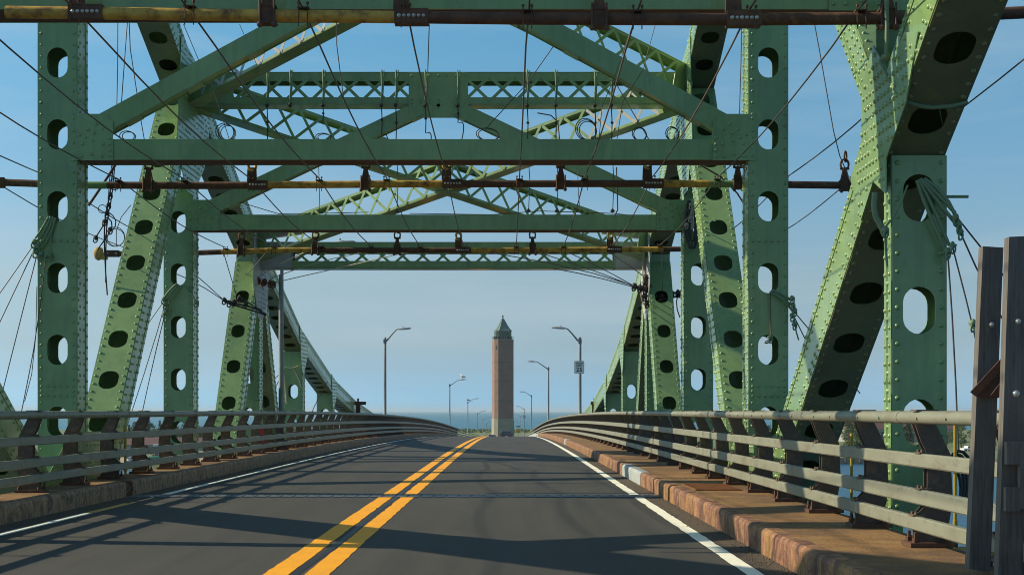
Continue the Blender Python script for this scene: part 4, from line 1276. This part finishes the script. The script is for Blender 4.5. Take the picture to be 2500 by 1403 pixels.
M['red'] = mat('red_plastic', (.5, .06, .06), .5); mb.build('pail', M['red'], bk); mb = MB(); mb.tube([(-.25, 0, .48), (-.2, 0, .7), (0, 0, .8), (.2, 0, .7), (.25, 0, .48)], .012, 5); mb.tube([(0, 0, .8), (.02, .02, 1.2)], .02, 5); mb.build('handle', M['rust'], bk)
hs = thing('hose_coil', at(2335, 1190, 14.6), 'black coiled hoses hung outside the right railing', 'hose coil')
for i in range(5):
    mb = MB(); c = Vector((.03 * i - .06, .02 * i, .02 * i)); mb.tube(loop(c, .17 + .012 * i, .4 * i, 18, (.8, .6, 0), (0, .1, 1), 1.3), .017, 6, False); mb.build('hose', M['black'], hs)
pf = thing('plank_platform', (4.0, 12.5, -.12), 'weathered plank platform hung outside the right railing', 'platform')
for i in range(7):
    mb = MB(); mb.box((-.28 + i * .23, -2.6, 0), (-.07 + i * .23, 2.3, .04)); mb.build('plank', M['wood'], pf)
mb = MB(); mb.tube([(-.3, 1.3, .12), (1.4, 1.6, .16)], .06, 9); mb.build('pole', M['foam'], pf)
for s, X in ((-1, -6.6), (1, 3.9)):
    Y = 68.4; br = thing('bracket_post', (X - (.35 if s < 0 else -.1), Y, zr(Y)), f'rusty T-topped bracket post by the {"left" if s < 0 else "right"} chord end', 'bracket post')
    mb = MB(); mb.box((-.1, -.1, -.5), (.1, .1, 1.75)); mb.box((-.16, -.12, 1.75), (.36, .12, 1.9)); mb.box((-.04, -.04, 1.9), (.04, .04, 2.05)); mb.build('stem', M['rust'], br)

# ================================================================ cars
def car(p, label, paint, towards=False, sc=1.0, group='cars'):
    root = thing('parked_car' if group == 'cars parked on the shore' else 'car', p, label, 'car', group)
    mb = MB()
    prof = [(-2.2, .35), (-2.28, .6), (-2.25, .92), (-2.1, 1.0), (-1.55, 1.02), (1.1, .97), (1.95, .86), (2.2, .66), (2.2, .35)]
    for i in range(len(prof)): pass
    def sect(pr, w0, w1):
        n = len(pr); L = [(-(w0 + (w1 - w0) * 0), y, z) for y, z in pr]
        return L
    secs = []
    for w, q in ((-.86, .93), (-.9, 1.0), (.9, 1.0), (.86, .93)):
        secs.append([(w, y * q if abs(w) < .88 else y, z * (1 if abs(w) > .88 else .98) + (0 if abs(w) > .88 else .01)) for y, z in prof])
    vs = [p_ for s_ in secs for p_ in s_]; n = len(prof); fs = []
    for i in range(3):
        for k in range(n):
            a = i * n + k; b = i * n + (k + 1) % n; fs.append((a, b, b + n, a + n))
    fs += [tuple(range(n - 1, -1, -1)), tuple(range(3 * n, 4 * n))]
    mb.add(vs, fs)
    cab0 = [(-.82, -2.0, 1.0), (.82, -2.0, 1.0), (.82, 1.15, .97), (-.82, 1.15, .97)]
    cab1 = [(-.60, -1.35, 1.44), (.60, -1.35, 1.44), (.60, .25, 1.45), (-.60, .25, 1.45)]
    mb.add(cab0 + cab1, [(4, 5, 6, 7)])
    for i in range(4):       # pillars
        mb.bar(cab0[i], cab1[i], .09, .06)
    mb.obox((0, -.55, 1.445), (1, 0, 0), (0, 1, 0), (0, 0, 1), .62, .82, .02)
    body = mb.build('body', paint, root)
    mb = MB(); sh_ = lambda q: (q[0] * .97, q[1] * .985, q[2]);
    mb.add([sh_(q) for q in cab0 + cab1], [(0, 1, 5, 4), (1, 2, 6, 5), (2, 3, 7, 6), (3, 0, 4, 7)]); mb.build('window', M['car_glass'], root)
    for x in (-.8, .8):
        for y in (-1.35, 1.4):
            mb = MB(); mb.lathe((x - .1, y, .32), [(.2, 0), (.32, .02), (.32, .2), (.2, .22)], 14, (1, 0, 0)); mb.build('wheel', M['black'], root)
    for s in (-1, 1):
        mb = MB(); mb.prism([(s * .50, -2.285, .78), (s * .88, -2.285, .78), (s * .88, -2.285, .95), (s * .55, -2.285, .95)], (0, .05, 0)); mb.build('tail_light', M['tail'], root)
        mb = MB(); mb.obox((s * .98, .75, 1.02), (1, 0, 0), (0, 1, 0), (0, 0, 1), .1, .05, .07); mb.build('mirror', paint, root)
        mb = MB(); mb.prism([(s * .45, 2.21, .62), (s * .82, 2.21, .62), (s * .82, 2.21, .76), (s * .45, 2.21, .74)], (0, -.05, 0)); mb.build('headlight', M['sign_white'], root)
    mb = MB(); mb.box((-.26, -2.295, .62), (.26, -2.28, .75)); mb.build('number_plate', M['sign_white'], root)
    mb = MB(); mb.box((-.8, -2.3, .4), (.8, -2.25, .56)); mb.build('bumper', M['black'], root)
    if towards: root.rotation_euler = (0, 0, PI)
    return root


M['car_glass'] = mat('dark_car_glass', (.03, .04, .05), .1); M['tail'] = mat('red_tail_light', (.4, .02, .02), .3)
M['navy'] = mat('dark_blue_car_paint', (.035, .045, .07), .25); M['silver'] = mat('silver_car_paint', (.4, .41, .42), .3, .3)
M['white_car'] = mat('white_car_paint', (.7, .7, .69), .3); M['red_car'] = mat('red_car_paint', (.4, .04, .04), .3); M['teal'] = mat('teal_plastic', (.03, .33, .24), .5)
car((-.22, 237, zr(237)), 'dark blue car driving away just over the crest in front of the tower', M['navy'], group='cars on the road')
car((-3.42, 318, zr(318)), 'dark car coming the other way, only its roof above the crest', M['navy'], True, group='cars on the road')

# ================================================================ water, land
def water_mat():
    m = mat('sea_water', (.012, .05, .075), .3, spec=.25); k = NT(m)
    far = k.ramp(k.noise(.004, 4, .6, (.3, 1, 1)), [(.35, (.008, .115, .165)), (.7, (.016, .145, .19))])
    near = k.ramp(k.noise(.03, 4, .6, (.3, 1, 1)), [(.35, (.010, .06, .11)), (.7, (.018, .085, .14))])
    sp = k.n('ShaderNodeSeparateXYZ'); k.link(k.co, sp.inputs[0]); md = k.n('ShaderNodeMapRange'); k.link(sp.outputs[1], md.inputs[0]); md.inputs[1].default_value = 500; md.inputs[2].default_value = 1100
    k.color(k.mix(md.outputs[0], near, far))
    k.bump(k.noise(.5, 5, .65, (.35, 1, 1)), .55, .6)
    return m


def flat(name, poly, z, m, label, cat):
    mb = MB(); mb.add([(x, y, z) for x, y in poly], [tuple(range(len(poly)))]); return tag(mb.build(name, m), label, cat, kind='structure')


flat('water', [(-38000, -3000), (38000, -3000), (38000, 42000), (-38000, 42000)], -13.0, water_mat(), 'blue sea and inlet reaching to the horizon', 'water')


def land_mat():
    m = mat('shore_grass', (.07, .09, .03), .95); k = NT(m)
    a = k.ramp(k.noise(.05, 6, .65), [(.3, (.11, .15, .05)), (.55, (.15, .18, .07)), (.75, (.22, .20, .11))])
    k.color(a); k.bump(k.noise(1.0, 4), .5, .3)
    return m


lp = [(-2500, 420), (-600, 345), (-220, 352), (-140, 340), (-60, 372), (-18, 385), (30, 398), (85, 404), (112, 402), (150, 408), (260, 396), (700, 430), (2500, 500), (2500, 1040), (500, 1060), (0, 1052), (-500, 1060), (-2500, 1090)]
mb = MB(); n = len(lp); cxm = (0, 700)
vs = [(x, y, -14.0) for x, y in lp] + [(x + (0 if abs(x) > 2000 else 0), y + (6 if y < 600 else -14), -11.9) for x, y in lp]
mb.add(vs, [tuple(range(n, 2 * n))] + [(i, (i + 1) % n, (i + 1) % n + n, i + n) for i in range(n)])
tag(mb.build('ground', land_mat()), 'low green land beyond the inlet', 'land', kind='structure')
sand = rust_mat('sand', (.40, .33, .22), (.36, .29, .19), (.30, .25, .17), .2, .95)
flat('beach', [(-175, 352), (-60, 380), (-55, 432), (-180, 425)], -11.85, sand, 'pale sandy yard by the water on the left', 'beach')
flat('shore_road', [(60, 470), (400, 492), (400, 498), (60, 477)], -11.85, sand, 'pale shore track on the right', 'road')

# buildings and yard on the left shore
M['roof_red'] = rust_mat('dull_red_roof', (.14, .068, .062), (.115, .058, .053), (.095, .052, .05), 1.2, .9)
M['wall_pale'] = mat('pale_building_wall', (.32, .31, .30), .8); M['dark_win'] = mat('dark_window', (.05, .06, .07), .3)


def shed(x, y, w, d, hw, hr, label, wall='wall_pale', over=.6, nwin=6):
    root = thing('building', (x, y, -11.9), label, 'building')
    mb = MB(); mb.box((-w / 2, -d / 2, 0), (w / 2, d / 2, hw)); mb.build('wall', M[wall], root)
    mb = MB(); W2 = w / 2 + over; D2 = d / 2 + over
    mb.prism([(-W2, -D2, hw + .02), (-W2, D2, hw + .02), (-W2, 0, hr)], (2 * W2, 0, 0)); mb.build('roof', M['roof_red'], root)
    for i in range(nwin):
        q = -w / 2 + (i + .5) * w / nwin; mb = MB(); mb.box((q - .6, -d / 2 - .06, hw * .35), (q + .6, -d / 2 - .01, hw * .8)); mb.build('window', M['dark_win'], root)


shed(-120, 505, 52, 16, 1.9, 4.3, 'long low building with a dull red roof on the left shore', nwin=12)
shed(-66, 560, 16, 12, 2.6, 5.0, 'small pale building with a red roof farther left along the shore', nwin=3)
shed(168, 640, 44, 22, 5.5, 12.6, 'large red roofed building behind the trees on the right shore', nwin=8)
bb = thing('billboard', at(330, 1095, 470), 'white trailer with a red band parked by the red roofed building', 'trailer')
bx = at(392, 1094, 470); bb.location = (bx.x, 470, -11.9)
mb = MB(); mb.box((-2.2, -1.1, .5), (2.2, 1.1, 2.7)); mb.build('box', M['white_car'], bb); mb = MB(); mb.box((-2.21, -1.12, 1.3), (2.21, 1.12, 2.0)); mb.build('band', M['red'], bb)
for x in (-1.4, 1.4):
    mb = MB(); mb.lathe((x, -1.15, .45), [(.45, 0), (.45, .2)], 12, (0, 1, 0)); mb.build('wheel', M['black'], bb)
bb.name = 'box_trailer'
for i, (x, y, pm, lab) in enumerate(((316, 1118, 'white_car', 'white car at the left end of the parked row on the shore'), (324, 1120, 'silver', 'silver car second in the parked row on the shore'), (333, 1116, 'white_car', 'white car at the right end of the parked row on the shore'),
                                     (380, 1113, 'navy', 'dark blue car parked on the sand by the left shore'), (388, 1112, 'red_car', 'red car parked on the sand by the left shore'), (328, 1128, 'silver', 'silver car parked nearest the water on the left shore'))):
    Y = 13.2 * F / (y - 1003); p = at(x, y, Y); c = car((p.x, Y, -11.86), lab, M[pm], group='cars parked on the shore'); c.rotation_euler = (0, 0, .5 + i)
bo = thing('small_boat', (at(384, 1118, 405).x, 405, -11.85), 'small green boat pulled up on the sand', 'boat')
mb = MB(); vs = []; fs = []
for i, (x, w, h) in enumerate(((-2.2, .75, .8), (-1, .9, .75), (.6, .85, .8), (1.7, .45, .95), (2.4, .05, 1.15))):
    vs += [(x, -w, h), (x, -w * .55, .1), (x, w * .55, .1), (x, w, h)]
for i in range(4):
    for k in range(3): a = i * 4 + k; fs.append((a, a + 1, a + 5, a + 4))
    fs.append((i * 4 + 3, i * 4, i * 4 + 4, i * 4 + 7))
fs.append((3, 2, 1, 0)); mb.add(vs, fs); mb.build('hull', M['teal'], bo)
# bulkhead, fence and pickup on the right shore
bk = thing('timber_bulkhead', (104, 402, -13), 'timber bulkhead with piles along the right shore', 'bulkhead')
mb = MB(); mb.box((-18, 0, 0), (18, .6, 1.7)); mb.build('wall', M['sign_white'] if False else sand, bk)
for i in range(19):
    mb = MB(); mb.lathe((-18 + i * 2, -.3, -1), [(.22, 0), (.22, 2.5)], 7); mb.build('pile', M['wood'], bk)
fe = thing('pale_fence', (104, 404.5, -11.9), 'pale rail fence on top of the bulkhead', 'fence')
for z in (.5, 1.0, 1.5):
    mb = MB(); mb.box((-18, -.05, z), (18, .05, z + .14)); mb.build('rail', M['sign_white'], fe)
for i in range(13):
    mb = MB(); mb.box((-18 + i * 3 - .08, .05, 0), (-18 + i * 3 + .08, .2, 1.8)); mb.build('post', M['sign_white'], fe)
pk = thing('pickup_truck', (at(2362, 1102, 484).x, 484, -11.85), 'white pickup truck parked on the right far shore', 'truck'); pk.rotation_euler = (0, 0, .5); pk.scale = (.95, .95, .95)
mb = MB(); mb.prism([(-2.6, -.95, .5), (2.6, -.95, .5), (2.6, -.95, 1.1), (.9, -.95, 1.15), (.6, -.95, 1.85), (-.7, -.95, 1.85), (-.8, -.95, 1.15), (-2.6, -.95, 1.15)], (0, 1.9, 0)); mb.build('body', M['white_car'], pk)
mb = MB(); mb.box((-.6, -.97, 1.25), (.5, .97, 1.72)); mb.build('window', M['car_glass'], pk)
for x in (-1.7, 1.7):
    for y in (-.98, .78): mb = MB(); mb.lathe((x, y, .42), [(.42, 0), (.42, .2)], 12, (0, 1, 0)); mb.build('wheel', M['black'], pk)

# trees -----------------------------------------------------------------------
def leaf_mat(name, a, b, c):
    m = mat(name, a, .8); k = NT(m)
    oi = k.n('ShaderNodeObjectInfo').outputs['Random']
    n = k.noise(.45, 4, .6); x = k.ramp(n, [(.3, a), (.55, b), (.75, c)])
    tint = k.ramp(oi, [(0, (.8, .85, .75)), (1, (1.15, 1.1, 1.0))])
    k.color(k.mix(1.0, x, tint, 'MULTIPLY')); return m


M['leaf'] = leaf_mat('green_foliage', (.035, .065, .022), (.06, .10, .03), (.10, .14, .045)); M['leaf2'] = leaf_mat('olive_foliage', (.06, .085, .025), (.10, .13, .04), (.14, .165, .06)); M['bark'] = mat('bark', (.09, .07, .05), .9)


def tree_meshes(h, spread, nclump, seed, lm, conical=False):
    rr = random.Random(seed); tr = MB(); tr.tube([(0, 0, 0), (.1, 0, h * .35), (0, .1, h * .7), (0, 0, h * .92)], [.22, .17, .1, .03], 7)
    cl = MB(); centers = []
    for i in range(nclump):
        z = h * rr.uniform(.22, .97); f = (1 - z / h) * 1.1 if conical else math.sin(PI * min(1, max(.08, (z / h - .1) / .95))) ** .6
        a = rr.uniform(0, 2 * PI); r = spread * f * math.sqrt(rr.random()) * rr.uniform(.7, 1.1)
        c = Vector((r * math.cos(a), r * math.sin(a), z)); centers.append(c)
        if i % 4 == 0: tr.tube([(0, 0, z * .7), c * .6 + Vector((0, 0, z * .33)), c], [.06, .04, .015], 4)
        cr = spread * rr.uniform(.16, .34)
        for q in range(26):
            d = Vector((rr.gauss(0, 1), rr.gauss(0, 1), rr.gauss(0, .8))); d = d.normalized() * cr * rr.random() ** .4; p = c + d
            u = Vector((rr.gauss(0, 1), rr.gauss(0, 1), rr.gauss(0, 1))).normalized(); v = u.orthogonal().normalized(); s_ = rr.uniform(.12, .3)
            cl.add([p - u * s_, p + v * s_ * .6, p + u * s_, p - v * s_ * .6], [(0, 1, 2, 3)])
    return tr, cl, lm


PROTO = []
for (h, s_, n, sd, lm, con) in ((8.5, 3.2, 60, 1, 'leaf', False), (7.2, 3.6, 60, 2, 'leaf2', False), (9.5, 2.3, 60, 3, 'leaf', True), (4.0, 2.6, 40, 4, 'leaf2', False)):
    PROTO.append((tree_meshes(h, s_, n, sd, lm, con), []))


def tree(kind, x, y, z, sc, rot, label, group):
    (tr, cl, lm), done = PROTO[kind]
    if not done:
        r = bpy.data.objects.new('pine_tree' if kind == 2 else 'shrub' if kind == 3 else 'leafy_tree', None); COL.objects.link(r); tr.build('trunk', M['bark'], r); cl.build('crown', M[lm], r); done.append(r)
    else: r = copy_tree(done[0])
    r.location = (x, y, z); r.scale = (sc, sc, sc * R.uniform(.9, 1.1)); r.rotation_euler = (0, 0, rot)
    tag(r, label, 'shrub' if kind == 3 else 'tree', group)


for i in range(34):
    x = R.uniform(95, 215) if i % 2 else R.uniform(108, 160); y = R.uniform(505, 600); k = R.choice((0, 0, 1, 2))
    tree(k, x, y, -11.95, R.uniform(.75, 1.1), R.uniform(0, 6), ['round green tree on the right far shore', 'olive green spreading tree on the right far shore', 'pointed dark tree on the right far shore'][k], 'trees on the right far shore')
for i in range(16):
    tree(3, R.uniform(100, 175), R.uniform(494, 504), -11.95, R.uniform(.5, .9), R.uniform(0, 6), 'low green shrub along the right shore track', 'shrubs on the right shore')
for i in range(58):
    x = R.uniform(-172, -70) if i % 2 else R.uniform(-165, -122); y = R.uniform(560, 680); k = R.choice((0, 1, 2, 0))
    tree(k, x, y, -11.95, R.uniform(.55, .95), R.uniform(0, 6), ['round green tree behind the red roof on the left shore', 'olive green spreading tree behind the red roof on the left shore', 'pointed dark tree behind the red roof on the left shore'][k], 'trees on the left shore')
tree(2, -140.5, 575, -11.95, 1.25, 1, 'tallest pointed tree above the red roof on the left shore', 'trees on the left shore')
for i in range(14):
    tree(3, R.uniform(-150, -85), R.uniform(524, 545), -11.95, R.uniform(.6, 1.0), R.uniform(0, 6), 'low green shrub behind the red roof on the left shore', 'shrubs on the left shore')

# dune grass ahead of the sea, too fine to count
mb = MB(); rr = random.Random(5)
for i in range(6000):
    x = rr.uniform(-260, 260); y = rr.uniform(900, 1040); h = rr.uniform(.5, 1.5); a = rr.uniform(0, PI); w = rr.uniform(.5, 1.4)
    mb.add([(x - w * math.cos(a), y - w * math.sin(a), -11.95), (x + w * math.cos(a), y + w * math.sin(a), -11.95), (x + .3 * w * math.cos(a), y, -11.95 + h), (x - .4 * w * math.cos(a), y, -11.95 + h * .9)], [(0, 1, 2, 3)])
M['scrub'] = leaf_mat('dune_scrub', (.13, .165, .055), (.17, .20, .075), (.22, .22, .10))
tag(mb.build('grass', M['scrub']), 'green dune scrub between the tower and the sea', 'scrub', kind='stuff')

# ================================================================ sun, sky, camera
SUN = Vector((-1.63, .25, 1.0)).normalized()
EL = math.asin(SUN.z); AZ = math.atan2(SUN.x, SUN.y)       # clockwise from +Y
sd = bpy.data.lights.new('sun', 'SUN'); sd.energy = 5.0; sd.angle = math.radians(.53); sd.color = (1.0, .87, .64)
so = bpy.data.objects.new('sun', sd); COL.objects.link(so); so.rotation_euler = SUN.to_track_quat('Z', 'Y').to_euler(); so.location = (-60, 20, 60)

w = bpy.data.worlds.new('World'); scene.world = w; w.use_nodes = True; nt = w.node_tree
bg = nt.nodes['Background']; bg.inputs['Strength'].default_value = .09
sky = nt.nodes.new('ShaderNodeTexSky'); sky.sky_type = 'NISHITA'; sky.sun_disc = False; sky.sun_elevation = EL; sky.sun_rotation = AZ
sky.altitude = 0; sky.air_density = 1.0; sky.dust_density = 1.0; sky.ozone_density = 1.0
tc_ = nt.nodes.new('ShaderNodeTexCoord'); mp = nt.nodes.new('ShaderNodeMapping'); mp.inputs['Scale'].default_value = (2.2, 2.2, 13)
nz = nt.nodes.new('ShaderNodeTexNoise'); nz.inputs['Scale'].default_value = 1.6; nz.inputs['Detail'].default_value = 6; nz.inputs['Roughness'].default_value = .55; nz.inputs['Distortion'].default_value = .4
rp = nt.nodes.new('ShaderNodeValToRGB'); rp.color_ramp.elements[0].position = .46; rp.color_ramp.elements[0].color = (0, 0, 0, 1); rp.color_ramp.elements[1].position = .72; rp.color_ramp.elements[1].color = (.32, .32, .32, 1)
mx = nt.nodes.new('ShaderNodeMix'); mx.data_type = 'RGBA'; mx.inputs[7].default_value = (5.6, 6.6, 7.0, 1)
hs = nt.nodes.new('ShaderNodeHueSaturation'); hs.inputs['Saturation'].default_value = 1.0
L = nt.links.new
L(tc_.outputs['Generated'], mp.inputs['Vector']); L(mp.outputs[0], nz.inputs['Vector']); L(nz.outputs['Fac'], rp.inputs[0])
sx = nt.nodes.new('ShaderNodeSeparateXYZ'); L(tc_.outputs['Generated'], sx.inputs[0])
sr = nt.nodes.new('ShaderNodeValToRGB'); e = sr.color_ramp.elements
HZ = [(0, (.90, 2.15, 4.3)), (.015, (.78, 1.50, 2.85)), (.028, (.76, 1.20, 2.02)), (.045, (.77, 1.03, 1.48)), (.085, (.87, 1.03, 1.22)), (.26, (.65, 1.25, 1.40)), (.5, (.62, .98, 1.12))]
while len(e) < len(HZ): e.new(.5)
for q, (p_, c_) in enumerate(HZ): e[q].position = p_; e[q].color = (*[v / 3 for v in c_], 1)
ml = nt.nodes.new('ShaderNodeMix'); ml.data_type = 'RGBA'; ml.blend_type = 'MULTIPLY'; ml.inputs[0].default_value = 1
m3 = nt.nodes.new('ShaderNodeMix'); m3.data_type = 'RGBA'; m3.blend_type = 'MULTIPLY'; m3.inputs[0].default_value = 1; m3.inputs[7].default_value = (3, 3, 3, 1)
L(sx.outputs[2], sr.inputs[0]); L(sky.outputs[0], ml.inputs[6]); L(sr.outputs[0], ml.inputs[7]); L(ml.outputs[2], m3.inputs[6]); L(m3.outputs[2], hs.inputs['Color'])
L(hs.outputs[0], mx.inputs[6]); L(rp.outputs[0], mx.inputs[0]); L(mx.outputs[2], bg.inputs['Color'])

mb = MB(); mb.box((-40000, -4000, -15.5), (40000, 44000, 47)); hzm = bpy.data.materials.new('sea_haze'); hzm.use_nodes = True; hn = hzm.node_tree
hn.nodes.remove(hn.nodes['Principled BSDF']); pv = hn.nodes.new('ShaderNodeVolumePrincipled'); pv.inputs['Density'].default_value = .00007; pv.inputs['Color'].default_value = (.72, .88, 1.0, 1); pv.inputs['Anisotropy'].default_value = .2
hn.links.new(pv.outputs[0], hn.nodes['Material Output'].inputs['Volume'])
tag(mb.build('haze', hzm), kind='stuff')
cd = bpy.data.cameras.new('camera'); cam = bpy.data.objects.new('camera', cd); COL.objects.link(cam); scene.camera = cam
cam.location = (0, 0, EYE); cam.rotation_euler = (PI / 2, 0, 0); cd.sensor_width = 36; cd.lens = 36 * F / 2500
cd.shift_x = (1250 - 1240) / 2500; cd.shift_y = (1003 - 701.5) / 2500; cd.clip_start = .1; cd.clip_end = 120000
scene.cycles.filter_width = 1.0
vs_ = scene.view_settings; vs_.view_transform = 'Standard'; vs_.look = 'None'; vs_.exposure = 0.1; vs_.gamma = 1.0
